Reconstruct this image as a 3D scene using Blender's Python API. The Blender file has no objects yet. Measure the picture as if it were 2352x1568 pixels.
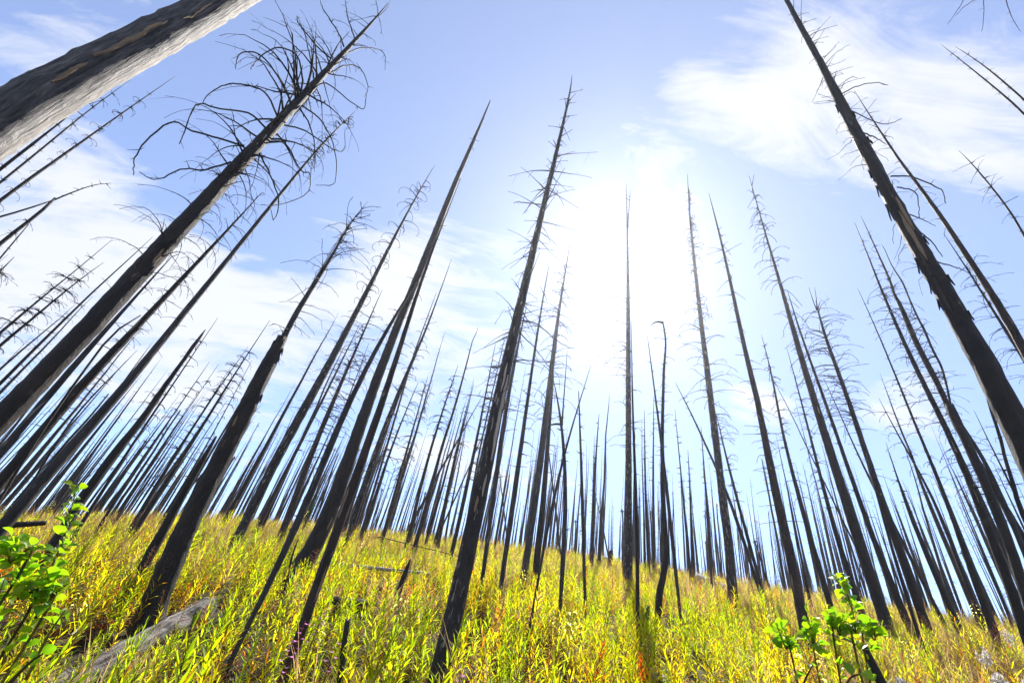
import bpy, math, random
import numpy as np
from mathutils import Vector, Matrix
R = math.radians
random.seed(7); rng = np.random.default_rng(7)
sc = bpy.context.scene
col = sc.collection

# ------------------------------------------------------------------ camera
EYE = np.array([0.0, 0.0, 1.5])
FPX, PW, PH = 1045.0, 2352.0, 1568.0            # focal length in pixels of the working image
ZEN = (1455.0, -583.0)                          # where verticals meet
_u = np.array([ZEN[0]-PW/2, PH/2-ZEN[1], -FPX]); _u /= np.linalg.norm(_u)
_f = np.array([0, 0, -1.0]); _y = _f-_u*(_f@_u); _y /= np.linalg.norm(_y); _x = np.cross(_y, _u)
CM = np.array([_x, _y, _u])                     # world axes in camera space
cam = bpy.data.cameras.new('camera'); cam.sensor_width = 36.0; cam.lens = FPX/PW*36.0
cam.clip_start = 0.05; cam.clip_end = 2000
camo = bpy.data.objects.new('camera', cam); col.objects.link(camo)
m4 = Matrix.Identity(4)
for i in range(3):
    for j in range(3): m4[i][j] = CM[i][j]
    m4[i][3] = EYE[i]
camo.matrix_world = m4
sc.camera = camo

def ray(px, py):
    d = CM @ np.array([px-PW/2, PH/2-py, -FPX]); return d/np.linalg.norm(d)

# ------------------------------------------------------------------ sun, sky, exposure
SUN = ray(1426, 600)
sun_el = math.asin(SUN[2]); sun_az = math.atan2(SUN[0], SUN[1])
sl = bpy.data.lights.new('sun', 'SUN'); sl.energy = 5.0; sl.angle = R(0.53); sl.color = (1.0, 0.95, 0.86)
so = bpy.data.objects.new('sun', sl); col.objects.link(so)
so.rotation_euler = Vector(-SUN).to_track_quat('-Z', 'Y').to_euler(); so.location = (0, 0, 60)
sc.view_settings.view_transform = 'Standard'; sc.view_settings.look = 'None'
sc.view_settings.gamma = 1.0; sc.view_settings.use_curve_mapping = False
sc.view_settings.exposure = 1.3
sc.render.engine = 'CYCLES'
sc.cycles.max_bounces = 8; sc.cycles.diffuse_bounces = 3; sc.cycles.glossy_bounces = 2
sc.cycles.transmission_bounces = 6; sc.cycles.transparent_max_bounces = 4
sc.cycles.use_denoising = True

world = bpy.data.worlds.new('World'); sc.world = world; world.use_nodes = True
wt = world.node_tree; wt.nodes.clear()
def wn(t, **k):
    n = wt.nodes.new(t)
    for a, b in k.items(): setattr(n, a, b)
    return n
def wl(a, b): wt.links.new(a, b)
def wmath(op, a, b=None, c=None, clamp=False):
    n = wn('ShaderNodeMath', operation=op); n.use_clamp = clamp
    for i, v in enumerate((a, b, c)):
        if v is None: continue
        if isinstance(v, (int, float)): n.inputs[i].default_value = v
        else: wl(v, n.inputs[i])
    return n.outputs[0]
sky = wn('ShaderNodeTexSky', sky_type='NISHITA'); sky.sun_disc = False
sky.sun_elevation = sun_el; sky.sun_rotation = sun_az
sky.altitude = 1600; sky.air_density = 1.0; sky.dust_density = 0.3; sky.ozone_density = 1.5
tc = wn('ShaderNodeTexCoord'); DIR = tc.outputs['Generated']
sep = wn('ShaderNodeSeparateXYZ'); wl(DIR, sep.inputs[0])
den = wmath('ADD', wmath('MAXIMUM', sep.outputs[2], 0.0), 0.22)
cu = wmath('DIVIDE', sep.outputs[0], den); cv = wmath('DIVIDE', sep.outputs[1], den)
comb = wn('ShaderNodeCombineXYZ'); wl(cu, comb.inputs[0]); wl(cv, comb.inputs[1])
def wnoise(scale, detail, rough, dist, off, sx=1, sy=1, rot=0):
    mp = wn('ShaderNodeMapping'); wl(comb.outputs[0], mp.inputs[0])
    mp.inputs['Location'].default_value = off; mp.inputs['Scale'].default_value = (sx, sy, 1); mp.inputs['Rotation'].default_value = (0, 0, rot)
    n = wn('ShaderNodeTexNoise'); n.inputs['Scale'].default_value = scale; n.inputs['Detail'].default_value = detail
    n.inputs['Roughness'].default_value = rough; n.inputs['Distortion'].default_value = dist
    wl(mp.outputs[0], n.inputs['Vector']); return n.outputs[0]
n_big = wnoise(1.6, 9, 0.60, 0.5, (3.1, 1.7, 0), 0.8, 1.7, -0.5)
n_fine = wnoise(6.5, 10, 0.66, 0.9, (8.3, 4.2, 0), 0.55, 1.7, -0.5)
nz = wmath('ADD', wmath('MULTIPLY', n_big, 0.56), wmath('MULTIPLY', n_fine, 0.44))
def lobe(px, py, rad, wgt):                     # where the cloud sheet is thick (+) or torn open (-)
    d = ray(px, py)
    v = wn('ShaderNodeVectorMath', operation='DOT_PRODUCT'); wl(DIR, v.inputs[0]); v.inputs[1].default_value = tuple(d)
    mr = wn('ShaderNodeMapRange', interpolation_type='SMOOTHSTEP'); wl(v.outputs['Value'], mr.inputs[0])
    mr.inputs[1].default_value = math.cos(R(rad)); mr.inputs[2].default_value = 1.0; mr.inputs[3].default_value = 0; mr.inputs[4].default_value = wgt
    return mr.outputs[0]
cov = None
for L in [(330, 640, 17, .10), (60, 560, 17, .08), (800, 560, 13, .09), (1000, 740, 14, .09), (560, 800, 14, .08),
          (1760, 90, 12, .09), (2020, 200, 12, .08), (2250, 290, 12, .09), (1620, 330, 15, .05), (200, 250, 9, .08), (1000, 960, 14, .08), (1120, 420, 14, .06),
          (950, 40, 24, -.15), (1350, 0, 14, -.08), (1500, 250, 9, .05), (1330, 180, 9, .05), (620, 570, 6, -.12), (900, 420, 10, .05), (1700, 480, 14, .05), (2130, 720, 16, -.10), (1830, 700, 13, -.08),
          (700, 330, 16, -.12), (420, 330, 9, -.10), (1900, 1000, 12, -.04), (2050, 880, 6, .17), (1740, 930, 4.5, .17), (1395, 810, 4, .14), (2150, 1000, 8, .10)]:
    o = lobe(*L); cov = o if cov is None else wmath('ADD', cov, o)
mask = wn('ShaderNodeMapRange', interpolation_type='SMOOTHSTEP'); wl(wmath('ADD', nz, cov), mask.inputs[0])
mask.inputs[1].default_value = 0.45; mask.inputs[2].default_value = 0.72; mask.inputs[3].default_value = 0.0; mask.inputs[4].default_value = 0.92
# thin ice cloud scatters sunlight forwards: its brightness depends on the angle to the sun
dv = wn('ShaderNodeVectorMath', operation='DOT_PRODUCT'); wl(DIR, dv.inputs[0]); dv.inputs[1].default_value = tuple(SUN)
cosg = wmath('MAXIMUM', dv.outputs['Value'], 0.0)
ph0 = wmath('POWER', cosg, 6.0); ph1 = wmath('POWER', cosg, 16.0); ph2 = wmath('POWER', cosg, 110.0)
CLOUD, PH1, PH2 = 4.2, 0.0, 0.8
cb = wmath('ADD', wmath('ADD', CLOUD, wmath('MULTIPLY', ph1, PH1)), wmath('MULTIPLY', ph2, PH2))
ccol = wn('ShaderNodeVectorMath', operation='SCALE'); ccol.inputs[0].default_value = (0.95, 0.97, 1.03); wl(cb, ccol.inputs['Scale'])
tint = wn('ShaderNodeMix', data_type='RGBA', blend_type='MULTIPLY'); tint.inputs[0].default_value = 1.0
wl(sky.outputs[0], tint.inputs[6]); tint.inputs[7].default_value = (0.92, 1.0, 1.17, 1)
veil = wmath('ADD', wmath('ADD', wmath('MULTIPLY', ph0, 0.18), wmath('MULTIPLY', ph1, 0.0)), wmath('ADD', wmath('MULTIPLY', ph2, 0.10), 0.17), clamp=True)
mk = wmath('MAXIMUM', mask.outputs[0], veil)
mix = wn('ShaderNodeMix', data_type='RGBA'); wl(mk, mix.inputs[0]); wl(tint.outputs[2], mix.inputs[6]); wl(ccol.outputs[0], mix.inputs[7])
bg = wn('ShaderNodeBackground'); bg.inputs[1].default_value = 0.10; wl(mix.outputs[2], bg.inputs[0])
wo = wn('ShaderNodeOutputWorld'); wl(bg.outputs[0], wo.inputs[0])

# ------------------------------------------------------------------ helpers
def tag(o, label=None, cat=None, group=None, kind=None):
    if label: o['label'] = label
    if cat: o['category'] = cat
    if group: o['group'] = group
    if kind: o['kind'] = kind
    return o
def mesh_data(name, verts, faces, mats, smooth=True, midx=None, cols=None):
    me = bpy.data.meshes.new(name)
    me.from_pydata([tuple(map(float, v)) for v in verts], [], faces)
    for m in (mats if isinstance(mats, (list, tuple)) else [mats]): me.materials.append(m)
    if smooth: me.polygons.foreach_set('use_smooth', [True]*len(me.polygons))
    if midx is not None: me.polygons.foreach_set('material_index', midx)
    if cols is not None:
        ca = me.color_attributes.new('Col', 'FLOAT_COLOR', 'POINT')
        ca.data.foreach_set('color', np.asarray(cols, dtype=np.float32).ravel())
    me.update(); return me
def obj(name, me, parent=None, loc=None):
    o = bpy.data.objects.new(name, me); col.objects.link(o)
    if parent is not None: o.parent = parent
    if loc is not None: o.location = tuple(map(float, loc))
    return o
def empty(name, loc):
    o = bpy.data.objects.new(name, None); col.objects.link(o); o.location = tuple(map(float, loc)); o.empty_display_size = 0.2
    return o
class MB:
    def __init__(s): s.v = []; s.f = []; s.n = 0; s.c = []; s.m = []
    def add(s, v, f, c=None, m=0):
        s.v.extend(v); s.f.extend([tuple(i+s.n for i in q) for q in f]); s.m.extend([m]*len(f))
        if c is not None: s.c.extend([c]*len(v))
        s.n += len(v)
    def mesh(s, name, mats, smooth=True):
        return mesh_data(name, s.v, s.f, mats, smooth, s.m if any(s.m) else None, s.c if s.c else None)
    def build(s, name, mats, parent=None, loc=None, smooth=True):
        return obj(name, s.mesh(name, mats, smooth), parent, loc)
def frames(P):
    P = np.asarray(P, float); T = np.gradient(P, axis=0); T /= np.linalg.norm(T, axis=1)[:, None]+1e-12
    a = np.array([1., 0, 0]) if abs(T[0][0]) < 0.8 else np.array([0, 1., 0])
    N = np.zeros_like(P); n = a-T[0]*(a@T[0]); N[0] = n/np.linalg.norm(n)
    for i in range(1, len(P)):
        n = N[i-1]-T[i]*(N[i-1]@T[i]); N[i] = n/(np.linalg.norm(n)+1e-12)
    return T, N, np.cross(T, N)
def tube(P, r, sides=6, cap=True, rough=0.0, rfn=None):
    P = np.asarray(P, float); r = np.asarray(r, float); T, N, B = frames(P); n = len(P)
    th = np.linspace(0, 2*math.pi, sides, endpoint=False)
    rr = np.repeat(r[:, None], sides, 1)
    if rfn is not None: rr = rr*rfn(np.arange(n), th)
    elif rough: rr = rr*(1+rough*rng.standard_normal((n, sides)))
    V = P[:, None, :]+rr[:, :, None]*(np.cos(th)[None, :, None]*N[:, None, :]+np.sin(th)[None, :, None]*B[:, None, :])
    V = list(V.reshape(-1, 3)); F = []
    for i in range(n-1):
        for j in range(sides):
            k = (j+1) % sides; F.append((i*sides+j, i*sides+k, (i+1)*sides+k, (i+1)*sides+j))
    if cap:
        F.append(tuple(range(sides-1, -1, -1))); F.append(tuple((n-1)*sides+j for j in range(sides)))
    return V, F
def catmull(P, t):
    """value at fractional parameter array t (0..n-1) of the polyline P through its points"""
    P = np.asarray(P, float); n = len(P); i = np.clip(np.floor(t).astype(int), 0, n-2); u = (t-i)[:, None]
    g = lambda k: P[np.clip(k, 0, n-1)]
    p0, p1, p2, p3 = g(i-1), g(i), g(i+1), g(i+2)
    p0 = np.where((i == 0)[:, None], 2*p1-p2, p0); p3 = np.where((i == n-2)[:, None], 2*p2-p1, p3)
    return 0.5*((2*p1)+(p2-p0)*u+(2*p0-5*p1+4*p2-p3)*u**2+(3*p1-p0-3*p2+p3)*u**3)

# ------------------------------------------------------------------ ground
_AZ = [-180, -120, -75, -55, -41.9, -37.9, -33.9, -27.8, -23.1, -14.1, -4.3, 5.9, 13.7, 20.9, 27.6, 33.6, 38.9, 43.6, 47.7, 52, 70, 95, 130, 180]
_EL = [-9, -9, -2, 2.4, 4.7, 5.8, 7.3, 9.0, 10.1, 11.5, 12.7, 13.5, 13.7, 13.4, 12.9, 12.3, 11.8, 11.3, 10.9, 10.4, 8, 2, -6, -9]
_ag = np.arange(-180, 181, 1.0); _sg = np.tan(np.radians(np.interp(_ag, _AZ, _EL)))
_k = np.exp(-(np.arange(-12, 13)/5.0)**2); _k /= _k.sum()
_sg = np.convolve(np.pad(_sg, 12, mode='wrap'), _k, 'valid')+0.033
_dg = np.arange(0, 400, 0.5); _t = np.clip((_dg-19)/22.0, 0, 1); _roll = np.cumsum(0.19*(3*_t**2-2*_t**3))*0.5
def ground(x, y):
    x = np.asarray(x, float); y = np.asarray(y, float); d = np.hypot(x, y); a = np.degrees(np.arctan2(x, y))
    s = np.interp(a, _ag, _sg)
    w = np.clip(d/1.5, 0, 1); s = s*w+(0.09*x+0.24*y)/np.maximum(d, 1e-3)*(1-w)
    n = 0.05*np.sin(1.7*x+0.6*y)+0.05*np.sin(0.9*x-1.5*y+1.0)+0.03*np.sin(3.1*x+2.3*y)+0.02*np.sin(5.3*x-4.1*y)
    return d*s-np.interp(d, _dg, _roll)+n*np.clip(d/3, 0.3, 1)
def hit(px, py, up=0.0, dmax=60.0, dmin=0.6):
    """where the line of sight through a pixel meets the ground lifted by `up`; None when it passes above"""
    v = ray(px, py); hv = math.hypot(v[0], v[1]); ds = np.arange(dmin, dmax, 0.02)
    X = v[0]/hv*ds; Y = v[1]/hv*ds; Z = EYE[2]+v[2]/hv*ds; g = ground(X, Y)+up
    k = np.nonzero(Z <= g)[0]
    if len(k) == 0: return None
    k = k[0]; return np.array([X[k], Y[k], float(ground(X[k], Y[k]))]), ds[k]
def at(px, py, d):
    v = ray(px, py); return EYE+v*(d/math.hypot(v[0], v[1]))

# ------------------------------------------------------------------ materials
class NT:
    def __init__(s, name):
        s.m = bpy.data.materials.new(name); s.m.use_nodes = True; s.t = s.m.node_tree; s.t.nodes.clear()
        s.out = s.n('ShaderNodeOutputMaterial')
    def n(s, t, **k):
        x = s.t.nodes.new(t)
        for a, b in k.items(): setattr(x, a, b)
        return x
    def l(s, a, b): s.t.links.new(a, b)
    def coord(s, scale=(1, 1, 1), rnd=True):
        tc = s.n('ShaderNodeTexCoord'); mp = s.n('ShaderNodeMapping'); mp.inputs['Scale'].default_value = scale
        s.l(tc.outputs['Object'], mp.inputs[0])
        if not rnd: return mp.outputs[0]
        oi = s.n('ShaderNodeObjectInfo'); ad = s.n('ShaderNodeVectorMath', operation='ADD'); ml = s.n('ShaderNodeMath', operation='MULTIPLY')
        s.l(oi.outputs['Random'], ml.inputs[0]); ml.inputs[1].default_value = 37.0
        s.l(mp.outputs[0], ad.inputs[0]); s.l(ml.outputs[0], ad.inputs[1]); return ad.outputs[0]
    def noise(s, vec, scale, detail=6, rough=.6, dist=0):
        x = s.n('ShaderNodeTexNoise'); x.inputs['Scale'].default_value = scale; x.inputs['Detail'].default_value = detail
        x.inputs['Roughness'].default_value = rough; x.inputs['Distortion'].default_value = dist; s.l(vec, x.inputs['Vector']); return x.outputs[0]
    def ramp(s, fac, stops, interp='LINEAR'):
        x = s.n('ShaderNodeValToRGB'); x.color_ramp.interpolation = interp; e = x.color_ramp.elements
        while len(e) < len(stops): e.new(0.5)
        for q, (p, c) in zip(e, stops): q.position = p; q.color = tuple(c)+(1,) if len(c) == 3 else c
        s.l(fac, x.inputs[0]); return x.outputs[0]
    def mixc(s, fac, a, b, mode='MIX'):
        x = s.n('ShaderNodeMix', data_type='RGBA', blend_type=mode)
        for sock, v in ((x.inputs[0], fac), (x.inputs[6], a), (x.inputs[7], b)):
            if isinstance(v, (int, float)): sock.default_value = v
            elif isinstance(v, tuple): sock.default_value = v if len(v) == 4 else v+(1,)
            else: s.l(v, sock)
        return x.outputs[2]
    def principled(s, color, rough=.8, spec=.3, bump=None, bstr=.5, bdist=.02):
        p = s.n('ShaderNodeBsdfPrincipled'); p.inputs['Specular IOR Level'].default_value = spec
        if isinstance(color, tuple): p.inputs['Base Color'].default_value = color+(1,)
        else: s.l(color, p.inputs['Base Color'])
        if isinstance(rough, (int, float)): p.inputs['Roughness'].default_value = rough
        else: s.l(rough, p.inputs['Roughness'])
        if bump is not None:
            b = s.n('ShaderNodeBump'); b.inputs['Strength'].default_value = bstr; b.inputs['Distance'].default_value = bdist
            s.l(bump, b.inputs['Height']); s.l(b.outputs[0], p.inputs['Normal'])
        return p
    def done(s, sh): s.l(sh.outputs[0], s.out.inputs[0]); return s.m

def bark(name, dark, mid, flake, amount, zs=0.22, rough=.72, spec=.35):
    """charred bark: dark base, brownish wear and paler flakes where scales came off; `amount` = share of flakes"""
    t = NT(name); v = t.coord((1, 1, zs)); v2 = t.coord((1, 1, 0.5))
    n1 = t.noise(v, 26, 8, .65, .4); n2 = t.noise(v2, 6, 5, .6); n3 = t.noise(v, 70, 4, .6)
    c = t.ramp(n2, [(0.35, dark), (0.72, mid)])
    fl = t.ramp(n1, [(1-amount-.03, (0, 0, 0)), (1-amount+.05, (1, 1, 1))])
    c = t.mixc(fl, c, flake)
    h = t.n('ShaderNodeMath', operation='ADD'); t.l(n1, h.inputs[0]); t.l(n3, h.inputs[1])
    return t.done(t.principled(c, rough, spec, h.outputs[0], .9, .02))
M = {}
M['char'] = bark('charred_bark', (.008, .006, .005), (.031, .020, .0145), (.12, .083, .062), .33)
M['mottled'] = bark('mottled_bark', (.011, .009, .0085), (.040, .030, .026), (.28, .235, .205), .40)
M['brown'] = bark('brown_bark', (.018, .011, .008), (.058, .035, .026), (.18, .125, .095), .38)
M['grey'] = bark('weathered_wood', (.20, .185, .17), (.36, .335, .31), (.10, .085, .075), .36, .06, .7, .3)
M['slate'] = bark('scorched_wood', (.020, .017, .017), (.060, .050, .048), (.22, .19, .165), .36, .12)
M['twig'] = bark('charred_twig', (.012, .010, .009), (.030, .022, .018), (.07, .05, .04), .3)
M['bare'] = bark('bare_wood', (.25, .20, .16), (.42, .34, .27), (.10, .07, .05), .34, .04)
M['tanwood'] = bark('tan_inner_wood', (.16, .10, .06), (.30, .20, .12), (.06, .04, .03), .36, .05)
M['log'] = bark('silvered_log', (.15, .135, .125), (.30, .275, .255), (.05, .042, .036), .44, .07)
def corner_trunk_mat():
    t = NT('half_shaded_wood'); v = t.coord((1.6, 1.6, .14)); a = t.n('ShaderNodeAttribute'); a.attribute_name = 'Col'
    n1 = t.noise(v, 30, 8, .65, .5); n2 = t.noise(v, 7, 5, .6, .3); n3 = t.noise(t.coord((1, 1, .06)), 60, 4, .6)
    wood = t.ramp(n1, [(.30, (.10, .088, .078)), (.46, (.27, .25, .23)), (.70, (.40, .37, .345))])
    burnt = t.ramp(n1, [(.36, (.030, .026, .027)), (.52, (.085, .074, .074)), (.70, (.19, .165, .15))])  # darker tones that paint the trunk's shaded side into its wood colour
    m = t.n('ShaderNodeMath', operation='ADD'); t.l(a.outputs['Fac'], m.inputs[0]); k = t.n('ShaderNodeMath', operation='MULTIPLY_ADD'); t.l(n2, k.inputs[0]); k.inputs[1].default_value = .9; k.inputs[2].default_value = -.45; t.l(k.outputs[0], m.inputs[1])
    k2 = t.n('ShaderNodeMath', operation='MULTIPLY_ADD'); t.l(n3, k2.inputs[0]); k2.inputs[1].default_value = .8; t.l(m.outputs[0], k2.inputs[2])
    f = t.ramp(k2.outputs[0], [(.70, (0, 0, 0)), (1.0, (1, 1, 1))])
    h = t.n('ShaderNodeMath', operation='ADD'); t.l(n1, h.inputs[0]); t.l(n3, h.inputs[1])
    return t.done(t.principled(t.mixc(f, wood, burnt), .72, .25, h.outputs[0], 1.0, .02))  # burnt holds the darker tones of the painted shaded side
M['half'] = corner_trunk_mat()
def soil_mat():
    t = NT('ash_soil'); v = t.coord((1, 1, 1), False)
    n1 = t.noise(v, 1.2, 6, .6); n2 = t.noise(v, 22, 8, .7)
    c = t.ramp(n2, [(.3, (.020, .015, .011)), (.55, (.060, .042, .028)), (.75, (.12, .085, .055))])
    c = t.mixc(t.ramp(n1, [(.45, (0, 0, 0)), (.65, (1, 1, 1))]), c, (.09, .085, .03))
    return t.done(t.principled(c, .95, .1, n2, .8, .05))
M['soil'] = soil_mat()
def leaf_mat(name, trans=.55, gain=1.6, rough=.45, spec=.35, hue=.025, attr=True, color=(.2, .3, .02), tcol=(1.0, .95, .45)):
    t = NT(name)
    if attr:
        a = t.n('ShaderNodeAttribute'); a.attribute_name = 'Col'; base = a.outputs['Color']
    else:
        r = t.n('ShaderNodeRGB'); r.outputs[0].default_value = color+(1,); base = r.outputs[0]
    oi = t.n('ShaderNodeObjectInfo'); hs = t.n('ShaderNodeHueSaturation')
    mr = t.n('ShaderNodeMapRange'); t.l(oi.outputs['Random'], mr.inputs[0]); mr.inputs[3].default_value = .5-hue; mr.inputs[4].default_value = .5+hue*.6
    t.l(mr.outputs[0], hs.inputs['Hue'])
    w = t.n('ShaderNodeTexWhiteNoise', noise_dimensions='1D'); t.l(oi.outputs['Random'], w.inputs['W'])
    mv = t.n('ShaderNodeMapRange'); t.l(w.outputs[0], mv.inputs[0]); mv.inputs[3].default_value = .7; mv.inputs[4].default_value = 1.25
    t.l(mv.outputs[0], hs.inputs['Value']); t.l(base, hs.inputs['Color']); c = hs.outputs[0]
    p = t.principled(c, rough, spec)
    tr = t.n('ShaderNodeBsdfTranslucent')
    g = t.n('ShaderNodeMix', data_type='RGBA', blend_type='MULTIPLY'); g.inputs[0].default_value = 1.0
    t.l(c, g.inputs[6]); g.inputs[7].default_value = tuple(gain*x for x in tcol)+(1,)
    t.l(g.outputs[2], tr.inputs[0])
    mx = t.n('ShaderNodeMixShader'); mx.inputs[0].default_value = trans; t.l(p.outputs[0], mx.inputs[1]); t.l(tr.outputs[0], mx.inputs[2])
    return t.done(mx)
M['weed'] = leaf_mat('fireweed_leaf', .62, 2.75, .6, .14, tcol=(.91, .97, .20))
M['dry'] = leaf_mat('dry_straw', .45, 1.5, .7, .1, tcol=(1.0, .86, .66))
M['petal'] = leaf_mat('pink_petal', .45, 1.4, .5, .2, .01, tcol=(1, .8, 1))
M['fluff'] = leaf_mat('seed_fluff', .5, 1.1, .8, .1, .0, tcol=(1, 1, 1))
M['broad'] = leaf_mat('broad_leaf', .55, 2.7, .45, .35, .04, False, (.12, .22, .010), (1.0, 1.0, .3))
M['stem'] = leaf_mat('green_stem', .1, 1.0, .6, .3, .02)
M['needle'] = leaf_mat('green_needles', .25, 1.3, .6, .2, .02, False, (.04, .09, .018), (1, 1, .5))
def rock_mat():
    t = NT('pale_granite'); v = t.coord((1, 1, 1)); n = t.noise(v, 9, 8, .7); n2 = t.noise(v, 60, 4, .6)
    c = t.ramp(n, [(.35, (.16, .15, .14)), (.55, (.36, .34, .32)), (.8, (.50, .48, .45))])
    return t.done(t.principled(c, .85, .2, n2, .6, .02))
M['rock'] = rock_mat()
def log_mat():
    t = NT('silvered_log'); a = t.n('ShaderNodeAttribute'); a.attribute_name = 'Col'
    def mp(sc):
        q = t.n('ShaderNodeMapping'); q.inputs['Scale'].default_value = sc; t.l(a.outputs['Vector'], q.inputs[0]); return q.outputs[0]
    n1 = t.noise(mp((.10, 1, 1)), 34, 9, .7, .6); n2 = t.noise(mp((.5, 1, 1)), 9, 5, .6); n3 = t.noise(mp((1, 1, 1)), 60, 5, .7)
    c = t.ramp(n1, [(.36, (.022, .018, .016)), (.47, (.16, .145, .135)), (.62, (.30, .28, .265)), (.75, (.40, .375, .35))])
    c = t.mixc(t.ramp(n2, [(.52, (0, 0, 0)), (.66, (1, 1, 1))]), c, (.045, .038, .034))
    h = t.n('ShaderNodeMath', operation='ADD'); t.l(n1, h.inputs[0]); t.l(n3, h.inputs[1])
    return t.done(t.principled(c, .85, .15, h.outputs[0], 1.0, .04))
M['log'] = log_mat()

# ------------------------------------------------------------------ terrain sheet
def terrain():
    rs = np.concatenate([[0.0], np.geomspace(0.35, 30, 90), np.geomspace(32, 150, 16)]); na = 240
    V = [(0, 0, float(ground(0, 0)))]; F = []
    for r in rs[1:]:
        a = np.linspace(0, 2*math.pi, na, endpoint=False); x = r*np.sin(a); y = r*np.cos(a); z = ground(x, y)
        V.extend(zip(x, y, z))
    for j in range(na): F.append((0, 1+(j+1) % na, 1+j))
    for i in range(len(rs)-2):
        for j in range(na):
            k = (j+1) % na; b = 1+i*na; F.append((b+j, b+k, b+na+k, b+na+j))
    return tag(obj('ground', mesh_data('ground', V, F, M['soil'])), kind='structure')
terrain()

# ------------------------------------------------------------------ burnt trees
def droop_branch(p0, azim, e0, droop, L, r0, seg=7, tipup=0.0, wob=.06, power=1.3):
    s = np.linspace(0, 1, seg+1); ds = L/seg; P = [np.array(p0, float)]; a = azim
    for i in range(seg):
        u = (i+.5)/seg; e = e0-droop*u**power+(tipup*max(0, u-.7)/.3)
        a += random.gauss(0, wob); e += random.gauss(0, wob)
        P.append(P[-1]+ds*np.array([math.cos(e)*math.sin(a), math.cos(e)*math.cos(a), math.sin(e)]))
    return np.array(P), r0*(.10+1.15*(1-s)**1.4)
KINDS = {  # e0 range, droop range, length spread, radius per length, spurs per branch, segments
    'arc':     ((.30, .75), (1.5, 2.4), (.55, 1.0), .0100, 7, 10),
    'spike':   ((-.15, .35), (.15, .9), (.15, 1.0), .0190, 1, 5),
    'hook':    ((.15, .6), (2.2, 4.2), (.4, 1.0), .0130, 0, 9),
    'feather': ((.0, .45), (.8, 1.7), (.4, 1.0), .0100, 4, 6),
    'wisp':    ((.1, .8), (.5, 1.5), (.4, 1.0), .0075, 4, 7),
    'prick':   ((-.2, .5), (.0, .5), (.3, 1.0), .0300, 0, 3),
    'gnarl':   ((-.3, .4), (.4, 1.8), (.4, 1.0), .0170, 3, 6),
}
def branch_mesh(kind, p0, az, L, mb, thick=1.0, rmin=.002, sides=4):
    (e0, e1), (d0, d1), _, rp, spurs, seg = KINDS[kind]
    P, r = droop_branch(p0, az, random.uniform(e0, e1), random.uniform(d0, d1), L, max(rmin, rp*L*thick), seg,
                        wob={'gnarl': .28, 'arc': .10, 'wisp': .16, 'feather': .10, 'spike': .06}.get(kind, .05), tipup=.3 if kind == 'arc' else 0)
    r = np.maximum(r, rmin*.55)
    mb.add(*tube(P, r, sides))
    for _ in range(spurs and random.randint(max(0, spurs-2), spurs+1)):
        i = random.randint(1, len(P)-2); d = P[i+1]-P[i]; d /= np.linalg.norm(d)
        q = d*.55+rng.standard_normal(3)*.5; q /= np.linalg.norm(q); l = L*random.choice([random.uniform(.04, .15), random.uniform(.12, .34)])
        if kind in ('arc', 'gnarl'): l = L*random.choice([.04, .05, .06, .10, .25])
        b = P[i]+q*l+np.array([0, 0, -.15*l])
        mb.add(*tube([P[i], (P[i]+b)/2+np.array([0, 0, .05*l]), b], [r[i]*.7, r[i]*.5, r[i]*.25], 3))
GROUP = 'burnt trees standing on the hillside'
def plane_pts(pts, d, az0):
    """points of the photo's trunk line, on the upright plane that faces the viewer at distance d"""
    n = np.array([math.sin(az0), math.cos(az0), 0.]); out = []; mpp = []
    for k, (px, py, w) in enumerate(pts):
        v = ray(px, py); p = EYE+v*(d/(v@n)); out.append(p)
        a = pts[max(0, k-1)]; b = pts[min(len(pts)-1, k+1)]; t = np.array([b[0]-a[0], b[1]-a[1]], float); t /= np.linalg.norm(t)
        q = ray(px-t[1]*5, py+t[0]*5); q2 = ray(px+t[1]*5, py-t[0]*5)
        A = EYE+q*(d/(q@n)); B = EYE+q2*(d/(q2@n))
        ia = ray(a[0], a[1]); ib = ray(b[0], b[1]); ax = EYE+ib*(d/(ib@n))-EYE-ia*(d/(ia@n)); ax /= np.linalg.norm(ax)
        s = B-A; s = s-ax*(s@ax); mpp.append(np.linalg.norm(s)/10)
    return np.array(out), np.array(mpp)
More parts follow.
